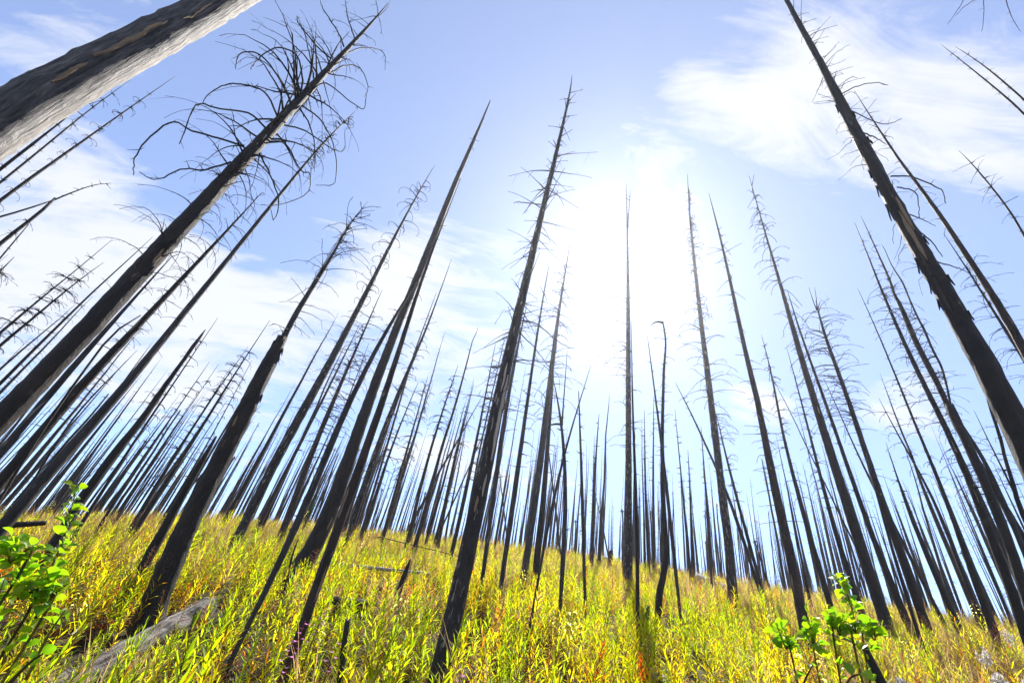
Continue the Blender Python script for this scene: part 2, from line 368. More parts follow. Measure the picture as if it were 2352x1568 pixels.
def tree(name, label, spec, mat='char', d=None, up=.4, br=(), sides=None, flare=.25, rough=.05, cat='burnt tree', parts=False,
         twig=None, lumps=0.0, top=None, step=None, into=None, group=GROUP, smooth=3):
    pts = [tuple(float(x) for x in q.split()) for q in spec.split(';')]
    for _ in range(smooth):                                    # trunks grow straight: iron out the small kinks of the tracing
        q = list(pts)
        for i in range(1, len(pts)-1):
            a, b, c = pts[i-1], pts[i], pts[i+1]; u = math.hypot(b[0]-a[0], b[1]-a[1])/(math.hypot(b[0]-a[0], b[1]-a[1])+math.hypot(c[0]-b[0], c[1]-b[1])+1e-6)
            q[i] = tuple(.45*b[k]+.55*(a[k]+(c[k]-a[k])*u) for k in range(3))
        pts = q
    if into: d, az0 = into['d'], into['az0']
    else:
        h = hit(pts[0][0], pts[0][1], up) if d is None else None
        if d is None: d = h[1] if h and h[1] < 22 else min(26.0, max(15.0, 200/pts[0][2]))
        v = ray(pts[0][0], pts[0][1]); az0 = math.atan2(v[0], v[1])
    P, mpp = plane_pts(pts, d, az0); rad = np.array([p[2] for p in pts])*.5*mpp
    # carry the trunk on down to the soil
    dirn = P[0]-P[min(2, len(P)-1)]; dirn /= np.linalg.norm(dirn)
    if dirn[2] > -.5: dirn = np.array([dirn[0], dirn[1], -.8]); dirn /= np.linalg.norm(dirn)
    q = P[0].copy()
    for _ in range(0 if into else 400):
        if q[2] < float(ground(q[0], q[1]))-.08: break
        q = q+dirn*.05
    if np.linalg.norm(q-P[0]) > .05:
        P = np.vstack([q, P]); rad = np.concatenate([[rad[0]*1.08], rad]); mpp = np.concatenate([[mpp[0]], mpp])
    base = P[0].copy(); base[2] = float(ground(base[0], base[1]))
    if into: base = into['base']
    wmax = max(p[2] for p in pts); rad = rad*(.97 if wmax > 99 else .87 if wmax > 16 else .95)        # rough bark stands out past the traced edge
    if sides is None: sides = 28 if wmax > 40 else 14 if wmax > 18 else 9 if wmax > 8 else 6
    seglen = np.concatenate([[0], np.cumsum(np.linalg.norm(np.diff(P, axis=0), axis=1))]); Ltot = seglen[-1]
    if step is None: step = .07 if wmax > 40 else .13 if wmax > 18 else .25
    nn = int(min(170, max(14, Ltot/step))); sl_ = np.linspace(0, Ltot, nn)
    tt = np.interp(sl_, seglen, np.arange(len(P))); C = catmull(P, tt)
    r = np.interp(sl_, seglen, rad); r = r*(1+flare*1.5*np.exp(-sl_/.22)); r = np.maximum(r, .0015)
    r *= 1+.012*rng.standard_normal(nn)
    C = C+np.column_stack([rng.standard_normal(nn), rng.standard_normal(nn), np.zeros(nn)])*(r*.02)[:, None]
    root = into['root'] if into else empty(name, base)
    if not into: tag(root, label, cat, group)
    ph = rng.uniform(0, 6.28, 8); am = rng.uniform(.3, 1, 8)
    def rf(i, th):
        z = sl_[i][:, None]; w = sum(am[k]*np.sin((k % 4+2)*th[None, :]+ph[k]+z*(.5+.5*k)) for k in range(8))
        return 1+rough*.22*w+rough*.55*rng.standard_normal((len(i), len(th)))+lumps*np.maximum(0, np.sin(3*th[None, :]+ph[0]+z*5))*np.maximum(0, np.sin(z*7+ph[1]))
    V, F = tube(C-base, r, sides, True, rfn=rf)
    if top == 'jag':
        for j in range(sides): V[(nn-1)*sides+j] = V[(nn-1)*sides+j]+np.array([0, 0, random.uniform(-.5, 1.6)*r[-1]])
    pn = name if into else 'trunk'
    trunk = obj(pn, mesh_data(pn, V, F, M[mat]), root)
    if into and label: trunk['label'] = label
    info = dict(root=root, base=base, C=C, r=r, s=sl_, L=Ltot, mpp=np.interp(sl_, seglen, mpp), ypx=None, d=d, trunk=trunk, az0=az0, tt=tt)
    # photo y of every ring, to place branches by height in the photo
    cc = (C-EYE) @ CM
    info['ypx'] = PH/2-(cc[:, 1]/(-cc[:, 2]))*FPX
    stubs = MB(); nb = 0
    for (kind, n, y0, y1, lpx, *o) in br:
        opt = o[0] if o else {}
        a = min(y0, y1); b = max(y0, y1); idx = np.nonzero((info['ypx'] >= a) & (info['ypx'] <= b))[0]
        if len(idx) == 0: continue
        lo, hi = KINDS[kind][2]
        for k in range(n):
            f = random.random() if k % 3 else (k+random.random())/n; fi = idx[0]+f*(idx[-1]-idx[0]); i = int(fi)
            az = random.uniform(0, 2*math.pi)
            if 'side' in opt:                               # most boughs on one side (as seen)
                az = az0+opt['side']*(math.pi/2)+random.gauss(0, .7)
            prof = opt.get('prof', 'flat'); sc_ = 1.0
            if prof == 'cone': sc_ = .35+.65*(1-(fi-idx[0])/max(1, idx[-1]-idx[0]))
            elif prof == 'mid': u = (fi-idx[0])/max(1, idx[-1]-idx[0]); sc_ = .25+.9*math.sin(math.pi*min(1, u*.85+.1))
            L = 1.55*lpx*info['mpp'][i]*random.uniform(lo, hi)*sc_
            p0 = C[i]-base+np.array([math.sin(az), math.cos(az), 0])*r[i]*.7
            big = parts and L/info['mpp'][i] > 24
            mb = MB() if big else stubs
            branch_mesh(kind, p0, az, L, mb, opt.get('thick', 1.0), rmin=max(.0012, .95*info['mpp'][i]))
            if big: mb.build('branch', M[twig or opt.get('mat', 'twig')], root)
            nb += 1
    if stubs.n:
        so_ = stubs.build('branch_stubs' if parts else 'branches', M[twig or 'twig'], root); so_['kind'] = 'stuff'
    return info
def along(info, y):
    """ring index of a trunk at a height given in the photo"""
    return int(np.argmin(np.abs(info['ypx']-y)))
def bark_patch(info, y0, y1, off, half, mat, name='bare_wood', lift=.012, label=None, ragged=.3, n=16):
    """a strip on the trunk's skin, `off` radians round from the side that faces the viewer"""
    i0, i1 = along(info, max(y0, y1)), along(info, min(y0, y1)); ii = np.linspace(i0, max(i1, i0+2), n)
    C, r = info['C'], info['r']; A = np.arange(len(C)); V = []; F = []; m = 9
    ja = np.convolve(np.random.default_rng(int(y0)).uniform(1-ragged, 1+ragged, n+4), [.2, .3, .3, .2], 'same'); jb = np.convolve(np.random.default_rng(int(y1)+5).uniform(1-ragged, 1+ragged, n+4), [.2, .3, .3, .2], 'same')
    for k, fi in enumerate(ii):
        c = np.array([np.interp(fi, A, C[:, q]) for q in range(3)]); rr = np.interp(fi, A, r)
        taper = min(1, 3.5*min(k, n-1-k)/(n-1)+.12)
        lo = off-half*taper*ja[k+2]; hi = off+half*taper*jb[k+2]
        T = C[min(len(C)-1, int(fi)+1)]-C[max(0, int(fi)-1)]; T /= np.linalg.norm(T)
        e = EYE-c; e -= T*(e@T); e /= np.linalg.norm(e); s = np.cross(T, e)
        for j in range(m):
            a = lo+(hi-lo)*j/(m-1); q = (rr*1.03+lift*(1 if 0 < j < m-1 else -1.2))*(math.cos(a)*e+math.sin(a)*s)
            V.append(c+q-info['base'])
    for k in range(n-1):
        for j in range(m-1): F.append((k*m+j, k*m+j+1, (k+1)*m+j+1, (k+1)*m+j))
    o = obj(name, mesh_data(name, V, F, M[mat]), info['root'])
    if label: o['label'] = label
    return o
def bark_flap(info, y, side, lpx, wpx, out=.6, mat='char'):
    """a plate of bark that has come loose and hangs from the trunk's edge"""
    i = along(info, y); c, r, mp = info['C'][i], info['r'][i], info['mpp'][i]
    T = info['C'][min(len(info['C'])-1, i+1)]-info['C'][i-1]; T /= np.linalg.norm(T)
    e = EYE-c; e -= T*(e@T); e /= np.linalg.norm(e); s = np.cross(T, e)*side
    V = []; F = []; n = 7
    for k in range(n):
        u = k/(n-1); p = c+s*r*(.93+out*u**1.5)-T*lpx*mp*u+e*r*.2
        w = wpx*mp*(1-.45*u)*random.uniform(.75, 1.2)
        for (a, b) in ((-.5, 0), (.5, 0), (.5, .25), (-.5, .25)): V.append(p+e*w*a+s*w*b-info['base'])
    for k in range(n-1):
        for j in range(4): F.append((k*4+j, k*4+(j+1) % 4, k*4+4+(j+1) % 4, k*4+4+j))
    F += [(0, 3, 2, 1), tuple((n-1)*4+j for j in range(4))]
    return obj('bark_flap', mesh_data('bark_flap', V, F, M[mat]), info['root'])
def traced_branch(info, pix, w0, w1, dd=0.0, mat='twig', spurs=4):
    """one bough that can be followed in the photo; it bends towards or away from the viewer by dd over its length"""
    pts = [(a, b, 1) for a, b in pix]; n = len(pts)
    az = info['az0']; nrm = np.array([math.sin(az), math.cos(az), 0.]); P = []
    for k, (a, b, _) in enumerate(pts):
        v = ray(a, b); P.append(EYE+v*((info['d']+dd*k/(n-1))/(v@nrm)))
    P = np.array(P); m = 4*n; C = catmull(P, np.linspace(0, n-1, m)); i = along(info, pix[0][1]); mp = info['mpp'][i]
    C[1:] += rng.standard_normal((m-1, 3))*mp*.7
    r = np.linspace(w0, w1, m)*.5*mp; mb = MB(); mb.add(*tube(C-info['base'], r, 5))
    for _ in range(spurs):
        k = random.randint(m//4, m-2); q = rng.standard_normal(3); q /= np.linalg.norm(q); l = mp*random.uniform(6, 22)
        mb.add(*tube([C[k]-info['base'], C[k]-info['base']+q*l], [r[k]*.7, r[k]*.2], 3))
    return mb.build('branch', M[mat], info['root'])
def shade_mask(info, off, half):  # vertex mask for the side whose shade is put into the colour
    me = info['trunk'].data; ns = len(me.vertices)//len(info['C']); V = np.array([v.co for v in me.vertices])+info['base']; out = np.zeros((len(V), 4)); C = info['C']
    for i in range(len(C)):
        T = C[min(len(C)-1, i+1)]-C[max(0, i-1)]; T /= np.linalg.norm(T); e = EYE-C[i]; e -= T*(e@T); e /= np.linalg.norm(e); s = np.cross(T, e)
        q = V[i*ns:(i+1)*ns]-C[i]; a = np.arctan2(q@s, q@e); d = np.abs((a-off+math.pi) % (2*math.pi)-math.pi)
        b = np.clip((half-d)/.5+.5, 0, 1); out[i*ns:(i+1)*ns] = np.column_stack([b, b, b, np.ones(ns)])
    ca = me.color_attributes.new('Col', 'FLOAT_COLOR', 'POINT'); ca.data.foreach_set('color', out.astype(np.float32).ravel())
def T(*a, **k): return tree(*a, **k)
# --- left edge and the near left
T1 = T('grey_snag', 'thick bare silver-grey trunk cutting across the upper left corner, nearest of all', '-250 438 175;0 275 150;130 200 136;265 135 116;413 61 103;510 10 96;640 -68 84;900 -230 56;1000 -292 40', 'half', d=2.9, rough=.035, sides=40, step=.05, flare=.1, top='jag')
T2 = T('burnt_tree', 'big black charred tree with long drooping bare boughs all round its top', '-150 1112 76;0 965 67;82 883 64;165 800 61;292 655 58;386 552 54;479 456 49;564 362 40;665 255 30;727 186 21;794 116 14;848 62 8;872 32 4;891 8 1.5', 'char', d=5.2, sides=26, rough=.03, parts=True,
   br=[('arc', 66, 120, 430, 165, dict(prof='mid', thick=1.1)), ('arc', 14, 25, 130, 55, dict(thick=1.2)), ('arc', 40, 330, 620, 125, dict(prof='cone', thick=1.05)), ('spike', 26, 380, 720, 42), ('prick', 40, 300, 800, 8)])
T3 = T('burnt_tree', 'dark tree fringed with hooked twigs, between the big black tree and the smooth greyish pole', '-45 1165 37;0 1110 36;140 935 30;200 866 26;270 800 22;332 733 17;400 660 13;486 565 9;553 498 6;585 462 3;602 441 1', d=7.0, parts=True,
   br=[('feather', 34, 450, 700, 62, dict(thick=.8)), ('spike', 36, 640, 1000, 30), ('prick', 40, 500, 1050, 8)])
T4 = T('grey_snag', 'smooth greyish pole without branches except a curly tuft at its tip', '30 1182 36;54 1152 35;100 1100 33;151 1039 31;230 958 27;286 888 24;340 823 21;400 753 18;432 700 17;494 633 14;540 576 13;610 490 10;659 423 8.5;716 356 7;753 316 5;794 270 3;816 256 1', 'slate', d=7.5, rough=.015,
   br=[('hook', 44, 262, 380, 34, dict(thick=.6)), ('wisp', 12, 262, 380, 45, dict(thick=.7)), ('spike', 8, 640, 800, 26)])
T5 = T('burnt_snag', 'short black stake of a tree with a bent broken tip, left of the red-brown snag', '142 1222 29;184 1152 27;251 1058 24;324 966 20;378 888 14;421 828 10;440 800 10;454 782 9;464 768 6;472 757 2.5', d=9.5, rough=.09, lumps=.1, smooth=0, br=[('prick', 30, 800, 1150, 8), ('feather', 8, 880, 1000, 30)])
T6 = T('burnt_snag', 'stout black snag whose bark ends in a jagged break below a thin split bare top', '336 1440 74;350 1390 66;386 1296 58;427 1199 57;472 1130 52;526 1022 50;567 941 48;581 904 45;610 844 42;632 806 39;645 781 27', d=6.9, rough=.05, lumps=.10, top='jag', parts=True,
   br=[('spike', 10, 800, 1150, 20), ('prick', 14, 800, 1250, 7)])
T6t = T('split_top', 'bare split wood above the broken bark', '636 805 20;651 776 17;683 716 15;716 662 13;748 611 10;775 565 7;807 511 4.5;845 463 1', 'slate', into=T6, rough=.06, flare=0, parts=True,
   smooth=0, br=[('wisp', 44, 480, 780, 78, dict(thick=.9, prof='mid')), ('wisp', 14, 470, 560, 34)])
T('splinter', None, '655 760 6;690 698 5;722 644 4;751 590 3.5;783 542 2.5;810 500 1', 'bare', into=T6, rough=.05, flare=0)
T7 = T('burnt_tree', 'tall pale-flecked trunk with curled hook twigs along its upper half', '543 1240 25;575 1185 26;618 1077 26;654 1017 25;699 942 24;732 879 21;764 823 19;794 763 16;824 706 14;856 646 12;888 581 9;915 522 7;948 465 5;978 411 3;999 379 1', 'mottled', d=13, parts=True,
   br=[('hook', 34, 430, 720, 46, dict(thick=.8)), ('hook', 10, 400, 520, 30), ('spike', 22, 650, 1000, 20), ('prick', 20, 500, 1000, 7)])
T8 = T('burnt_tree', 'brown trunk fringed with fine horizontal whiskers, right of the pale-flecked trunk', '655 1205 19;694 1093 16;726 1009 15;753 952 13;780 888 9;807 825 7;837 753 5;851 733 4;878 665 1', 'brown', d=15, br=[('feather', 70, 720, 1080, 52, dict(thick=.7)), ('prick', 40, 700, 1150, 8)])
T70 = T('burnt_tree', 'thin dark pole squeezed between the pale-flecked trunk and the whiskered brown trunk', '612 1170 12;656 1085 9;686 1023 8;710 977 7;737 931 6;759 879 6;789 823 4;818 761 2;826 745 1', 'brown', d=17, br=[('feather', 26, 780, 1080, 22)])
T71 = T('burnt_tree', 'slender tree with long fine whiskers just behind the whiskered brown trunk', '690 1175 7.5;726 1077 5.5;770 982 4.5;791 942 4;807 901 3;826 842 2;847 788 1', 'brown', d=20, br=[('feather', 40, 800, 1080, 36, dict(thick=.8))])
T9 = T('burnt_tree', 'slate-coloured thin trunk leaning up to touch the tallest smooth trunk', '570 1436 12;605 1374 16;635 1307 19;667 1231 20;691 1185 20;710 1144 20;726 1104 20;753 1031 19;780 974 18;802 925 16;826 874 14;851 823 12;875 785 10;899 735 9;926 695 7;942 671 6;967 635 3', 'slate', br=[('spike', 22, 660, 1180, 22), ('gnarl', 8, 1150, 1220, 14), ('prick', 20, 700, 1200, 8)])
T10 = T('burnt_tree', 'tallest smooth black trunk left of centre, flaring at its foot beside a fallen log', '700 1290 50;715 1270 46;732 1234 43;761 1161 42;775 1144 41;794 1077 38;815 1012 34;834 958 29;853 904 26;875 847 25;896 793 22;910 753 20;942 679 20;964 619 20;986 576 18;1007 517 16;1029 457 14;1048 411 13;1064 376 12;1086 329 9;1104 286 7;1121 246 4;1126 231 2.5', rough=.05, flare=.4, br=[('prick', 26, 260, 700, 7), ('spike', 6, 480, 800, 16)])
T11 = T('burnt_tree', 'grey-brown trunk close in front of the tallest smooth trunk, its foot lower down the slope', '670 1515 27;683 1469 26;708 1404 26;726 1350 25;748 1285 25;770 1231 26;791 1177 26;818 1090 26;834 1044 24;851 1006 20;870 952 18;888 888 17;907 834 15;924 788 13;942 719 11;959 668 10;978 619 8;994 576 6;1010 527 4;1037 465 3;1058 409 2', 'brown', up=.3, br=[('spike', 26, 480, 1100, 17), ('prick', 20, 500, 1200, 7)])
T12 = T('burnt_tree', 'peeling pale-patched trunk right of the paired tall trunks, with short downturned twigs', '786 1272 11;799 1231 16;824 1166 18;834 1117 17;856 1050 18;878 1001 17;899 952 15;913 912 12;926 871 11;948 823 8;969 787 6;988 738 5;1013 663 3;1037 595 1', 'mottled', d=14, parts=True, br=[('spike', 34, 700, 1150, 19), ('feather', 12, 780, 960, 26)])
T13 = T('burnt_tree', 'wispy thin pole close behind the left edge of the peeling pale-patched trunk', '838 1195 7;878 1070 6;911 950 5;940 834 4;956 797 4;980 735 3;1002 673 1', 'brown', d=18, br=[('feather', 20, 700, 1000, 16)])
# --- centre
T14 = T('burnt_tree', 'thick centre trunk with straight spiky branch stubs and a strip of bare grey wood', '1016 1525 54;1045 1415 49;1063 1312 46;1082 1226 44;1100 1145 43;1117 1077 40;1136 969 34;1153 861 31;1182 753 27;1197 700 24;1215 619 19;1232 538 17;1252 457 14;1273 376 11;1298 270 8;1309 216 5;1315 189 3;1314 173 1', 'mottled', rough=.035, parts=True,
   br=[('spike', 70, 350, 760, 64, dict(thick=.8)), ('spike', 40, 720, 960, 70, dict(thick=.9)), ('spike', 26, 200, 400, 26), ('prick', 26, 300, 1300, 10), ('gnarl', 9, 550, 850, 60, dict(thick=.7))])
T15 = T('burnt_tree', 'slim slate tree showing along the right edge of the thick centre trunk', '1106 1345 10;1115 1274 11;1126 1185 12;1134 1152 12;1145 1023 14;1164 920 11;1180 834 9;1194 769 5;1203 730 3;1210 700 1', 'slate', d=9.5, br=[('spike', 26, 720, 1100, 24)])
T16 = T('burnt_tree', 'slender dark tree with a needle-thin tip, next right of the thick centre trunk', '1148 1361 11;1159 1280 12;1172 1199 14;1180 1152 14;1191 1063 12;1205 969 9;1218 866 7;1234 766 5;1245 695 4;1253 646 3;1261 609 1', 'slate', br=[('spike', 26, 650, 1100, 18), ('feather', 10, 850, 1050, 26)])
T17 = T('burnt_tree', 'double-footed tree with drooping feathery branches, left of the sun', '1202 1328 19;1213 1266 17;1223 1199 18;1229 1144 17;1245 1036 20;1259 928 18;1267 847 13;1276 753 9;1284 714 8;1291 668 5;1302 606 3;1309 560 1', 'slate', parts=True, br=[('feather', 56, 660, 960, 66, dict(prof='cone', thick=.8)), ('feather', 16, 600, 720, 26), ('spike', 12, 900, 1100, 24)])
T18 = T('burnt_tree', 'trunk joining the right side of the feathery double-footed tree', '1237 1250 17;1248 1172 17;1249 1131 15;1254 1060 13;1262 980 10;1268 900 6;1272 860 2', d=T17['d']+.35, br=[('spike', 10, 900, 1100, 24)])
T19 = T('burnt_tree', 'thin trunk kinked at a stub where its fork begins, left of the lone slate pole', '1286 1415 8;1287 1374 9;1291 1307 12;1296 1239 14;1302 1172 12;1302 1090 9;1296 1023 8;1291 969 7;1283 928 4;1275 888 3;1271 869 1', 'slate', br=[('prick', 20, 900, 1250, 9), ('spike', 8, 900, 1200, 16)])
T('fork_stem', None, '1291 972 5;1293 940 3.5;1295 915 3;1299 861 2;1303 804 1', 'slate', into=T19, flare=0)
T('side_limb', None, '1293 975 6;1282 968 5;1270 972 3.5;1250 980 2', 'slate', into=T19, flare=0)
T21 = T('leaning_pole', 'thin dead pole leaning steeply right across the kinked forked trunk', '1229 1372 6;1240 1296 7;1253 1234 8;1264 1185 8;1278 1110 7;1291 1063 6;1302 1023 5;1315 969 4;1329 931 3;1345 882 2;1357 839 1', 'slate', d=7.2, cat='dead tree', br=[('prick', 16, 850, 1200, 7)])
T22 = T('burnt_tree', 'lone thin slate pole with a clean tip, right of the kinked forked trunk', '1345 1401 7;1342 1334 9;1341 1253 8.5;1338 1172 9;1337 1131 8;1334 1023 6;1331 955 4;1329 898 2', 'slate', br=[('prick', 22, 920, 1250, 8)])
T81 = T('burnt_tree', 'thin dark tree standing alone between the lone slate pole and the sun-side trunk', '1360 1250 10;1360 1212 10;1364 1131 8;1367 1063 5;1372 982 3;1376 950 1', d=18, br=[('prick', 22, 960, 1200, 7)])
T23 = T('burnt_tree', 'straight tall trunk standing right in front of the sun', '1442 1320 25;1443 1226 22;1445 1145 18;1443 1077 16;1443 969 15;1443 861 14;1443 753 12;1443 700 10;1442 646 8;1441 565 5;1441 492 4;1439 444 2;1438 420 1', 'mottled', d=15, parts=True, br=[('feather', 16, 680, 1000, 56, dict(side=-1, thick=.8)), ('spike', 18, 760, 1050, 30), ('prick', 20, 500, 1200, 7)])
T('fork_stem', None, '1441 540 3;1443 500 2.4;1445 470 2;1448 438 1', 'mottled', into=T23, flare=0, br=[('prick', 8, 440, 530, 7)])
T24 = T('burnt_tree', 'slim dark pole close on the right of the trunk in front of the sun', '1465 1455 8;1466 1388 10;1464 1307 10;1464 1226 11;1462 1145 9;1458 1090 6.5;1454 969 5;1450 874 4;1450 753 2.5;1450 738 1', br=[('prick', 16, 760, 1200, 7), ('feather', 8, 760, 1000, 26)])
T25 = T('burnt_snag', 'crooked black snag bowed at its foot with a bent-over tip', '1512 1404 19;1515 1361 19;1526 1307 17;1530 1266 16;1527 1212 14;1523 1145 13;1522 1090 12;1521 1009 10;1523 915 8;1525 847 7;1529 793 5;1526 760 4.5;1522 738 4', smooth=0, br=[('spike', 34, 750, 1050, 22, dict(thick=.8)), ('prick', 8, 800, 1100, 8)])
T('bent_tip', None, '1523 742 4.5;1518 735 4;1508 736 3;1500 740 2;1494 747 1', into=T25, flare=0)
T26 = T('burnt_tree', 'slim pole crossing behind the crooked bowed snag and leaning left above it', '1567 1450 6;1561 1393 8;1551 1307 10;1543 1226 10;1535 1153 9;1531 1117 8;1523 1050 7;1518 1009 6;1510 942 5;1502 888 4;1495 834 3;1489 782 2;1487 772 1', 'slate', br=[('prick', 26, 790, 1100, 7)])
T82 = T('burnt_tree', 'needle-thin pole left of the crooked bowed snag', '1489 1280 8;1485 1212 7.5;1483 1158 7;1481 1090 5;1481 1009 3;1480 942 1', d=19, br=[('prick', 26, 960, 1200, 7)])
T83 = T('burnt_tree', 'straight needle-thin pole seen just left of the crooked bowed snag at mid height', '1503 1280 9;1502 1226 9;1499 1158 7;1499 1077 4;1501 960 2;1502 909 1', d=20, br=[('prick', 26, 940, 1200, 7)])
# --- right of the sun
T28 = T('burnt_tree', 'pale-flecked forked-top tree with rings of curled twigs, right of the sun', '1682 1355 28;1680 1280 26;1672 1212 24;1660 1145 22;1658 1131 21;1650 1063 20;1642 982 18;1630 901 18;1622 834 15;1612 753 12;1607 714 11;1599 646 9;1591 565 7;1585 511 6;1583 482 5;1581 440 2.5;1579 400 1', 'mottled', d=14, parts=True, br=[('hook', 70, 500, 760, 25, dict(thick=.8)), ('feather', 30, 690, 960, 58, dict(thick=.8)), ('feather', 10, 950, 1020, 34)])
T('fork_stem', None, '1584 492 3.5;1587 475 3;1586 455 2;1582 432 1', 'slate', into=T28, flare=0, br=[('prick', 16, 435, 490, 9)])
T27 = T('leaning_pole', 'thin pole leaning far left behind the forked-top tree', '1757 1395 6;1740 1339 10;1712 1250 10;1693 1199 9;1677 1145 8;1660 1105 6;1639 1063 5;1615 1009 5;1596 963 4;1574 920 3;1551 878 1', d=16, cat='dead tree', br=[('prick', 26, 900, 1200, 7)])
T29 = T('burnt_tree', 'dark slanting pole close on the right of the forked-top tree', '1738 1310 9;1723 1248 9;1707 1199 8;1691 1144 7;1677 1082 6;1664 1036 5;1649 969 3;1645 950 1', d=17, br=[('feather', 16, 970, 1150, 30), ('spike', 10, 1000, 1200, 16)])
T30 = T('burnt_tree', 'smooth reddish-black trunk with evenly spaced pairs of short twigs', '1857 1490 31;1843 1415 29;1827 1320 27;1805 1226 26;1786 1145 23;1770 1090 22;1757 1009 19;1746 928 16;1736 920 15.5;1720 842 13;1704 781 12;1688 687 9;1669 606 8;1653 538 6;1642 492 4;1628 444 1', 'brown', parts=True, rough=.025, br=[('spike', 46, 520, 960, 30, dict(thick=.8)), ('spike', 34, 950, 1250, 32, dict(thick=.9)), ('gnarl', 6, 900, 1050, 36, dict(thick=.6))])
T31 = T('burnt_tree', 'wavy slender tree with shaggy twigs, next right of the smooth reddish trunk', '1892 1339 15;1878 1293 15;1862 1239 14;1846 1185 12;1832 1131 9.5;1819 1077 8.5;1803 1023 7.5;1790 969 6.5;1784 920 5.5;1777 869 4.5;1765 820 2.5;1749 769 1', br=[('feather', 46, 800, 1160, 26), ('prick', 24, 780, 1200, 7)])
T32 = T('burnt_tree', 'straight slender tree with a fringe of fine twigs, left of the black pair of trunks', '1954 1329 17;1935 1280 16;1919 1226 14;1902 1158 11;1886 1104 9.5;1873 1050 7.5;1857 982 6;1840 920 4;1824 861 3;1807 798 1', br=[('feather', 44, 850, 1180, 24), ('prick', 24, 820, 1200, 7)])
T33 = T('burnt_tree', 'heavy black trunk with arching fine boughs near its tip, right of the smooth reddish trunk', '2018 1380 33;2008 1356 31;1989 1293 30;1970 1226 29;1948 1172 28;1938 1131 27;1916 1063 25;1897 1009 22;1878 942 20;1859 888 18;1840 820 16;1832 792 15;1822 754 14;1805 700 11;1792 646 9;1776 598 7;1759 544 5;1743 484 3;1731 438 2;1720 403 1', d=13, parts=True, br=[('arc', 34, 500, 740, 66, dict(thick=.45, prof='cone')), ('feather', 20, 420, 520, 28), ('spike', 18, 720, 1000, 26), ('prick', 30, 700, 1100, 8)])
T34 = T('burnt_tree', 'slimmer twin running close along the right side of the heavy black trunk', '2056 1361 20;2046 1334 18;2021 1280 15;2000 1220 14;1978 1161 13;1956 1098 12;1938 1044 10;1919 990 9;1902 942 9;1886 896 8;1870 852 8;1854 812 6;1838 761 5.5;1830 738 5;1816 695 3.5;1808 665 1', d=14, br=[('spike', 40, 720, 1200, 16), ('feather', 8, 700, 820, 34)])
T35 = T('burnt_tree', 'tree with a thick spray of arching boughs reaching right below its forked tip', '2105 1374 25;2089 1320 24;2070 1266 24;2046 1212 23;2027 1161 22;2008 1098 18;1994 1055 16;1981 1012 15.5;1965 969 14;1951 928 13;1938 888 12;1924 847 12;1905 807 9;1894 769 8.5;1886 741 7;1876 708 5;1874 690 2', d=14, parts=True, br=[('arc', 44, 760, 980, 84, dict(thick=.42, side=-1)), ('feather', 30, 720, 960, 52, dict(side=1)), ('arc', 14, 700, 780, 56, dict(thick=.45)), ('spike', 12, 950, 1150, 30)])
T('fork_stem', None, '1876 712 3.5;1868 695 2.5;1861 677 1.8;1858 660 1', into=T35, flare=0)
T('fork_stem', None, '1876 710 3;1878 694 2;1875 677 1.5;1871 660 1', into=T35, flare=0)
T93 = T('burnt_tree', 'thin black pole whose foot shows alone in the grass below the arching-bough tree', '2118 1482 11;2102 1428 10;2083 1374 9;2063 1310 9;2048 1255 8;2032 1199 8;2014 1140 6;2000 1085 4;1990 1040 1', d=11, br=[('prick', 10, 1060, 1250, 6)])
T87 = T('burnt_tree', 'very thin tree crossing behind the arching-bough tree', '2040 1180 8;2010 1128 6;1983 1071 5;1956 1015 4;1935 963 3;1916 915 2;1892 869 1', d=19, br=[('prick', 22, 880, 1150, 7)])
T36 = T('burnt_tree', 'slim straight tree by itself between the arching-bough tree and the dense right-hand group', '2259 1383 23;2227 1280 18;2194 1220 15;2183 1166 12;2162 1117 10;2140 1063 9;2119 1015 8;2097 963 7;2078 915 6;2059 866 5;2038 815 5;2027 790 4;2005 741 3;1989 695 2;1970 663 1', d=14, br=[('prick', 40, 690, 1200, 8), ('feather', 22, 860, 1100, 26)])
T88 = T('burnt_tree', 'thin tree just left of the slim straight tree, with a few long bent twigs', '2205 1300 11;2180 1220 8;2151 1152 7;2119 1096 6;2089 1044 5;2065 1004 4;2038 955 2;2019 915 1', d=17, br=[('feather', 16, 930, 1150, 40)])
T89 = T('burnt_tree', 'dark slim trunk rising from the tan grass right of the arching-bough tree', '2156 1335 16;2124 1261 14;2097 1199 11;2083 1166 7;2067 1117 5;2051 1063 3;2035 1017 1', d=15, br=[('prick', 20, 1040, 1230, 7), ('feather', 8, 1040, 1200, 24)])
T37 = T('burnt_tree', 'shaggy black trunk with a two-needle tip, left one of the dense right-hand group', '2335 1393 31;2318 1334 30;2294 1275 28;2270 1220 26;2248 1152 23;2224 1093 20;2202 1044 18;2178 996 17;2156 947 15;2135 907 14;2110 861 13;2089 815 12;2073 776 11;2051 727 9;2032 687 7;2013 641 6;1997 592 4;1981 552 2;1963 511 1', d=11, parts=True, br=[('feather', 66, 640, 1000, 44, dict(thick=1.1)), ('prick', 60, 540, 1000, 12), ('feather', 30, 1000, 1200, 50)])
T38 = T('burnt_tree', 'shaggy black trunk with an elbow bend near its top, amid the dense right-hand group', '2300 1150 17;2240 1050 16.5;2195 975 16;2162 898 16;2143 861 16.5;2119 815 16.5;2100 776 16;2078 725 14;2065 695 11;2055 678 8;2043 641 7;2021 592 5;1997 538 3;1977 495 1', d=11.5, parts=True, smooth=0, br=[('feather', 50, 600, 960, 46, dict(thick=1.1)), ('prick', 50, 520, 900, 11)])
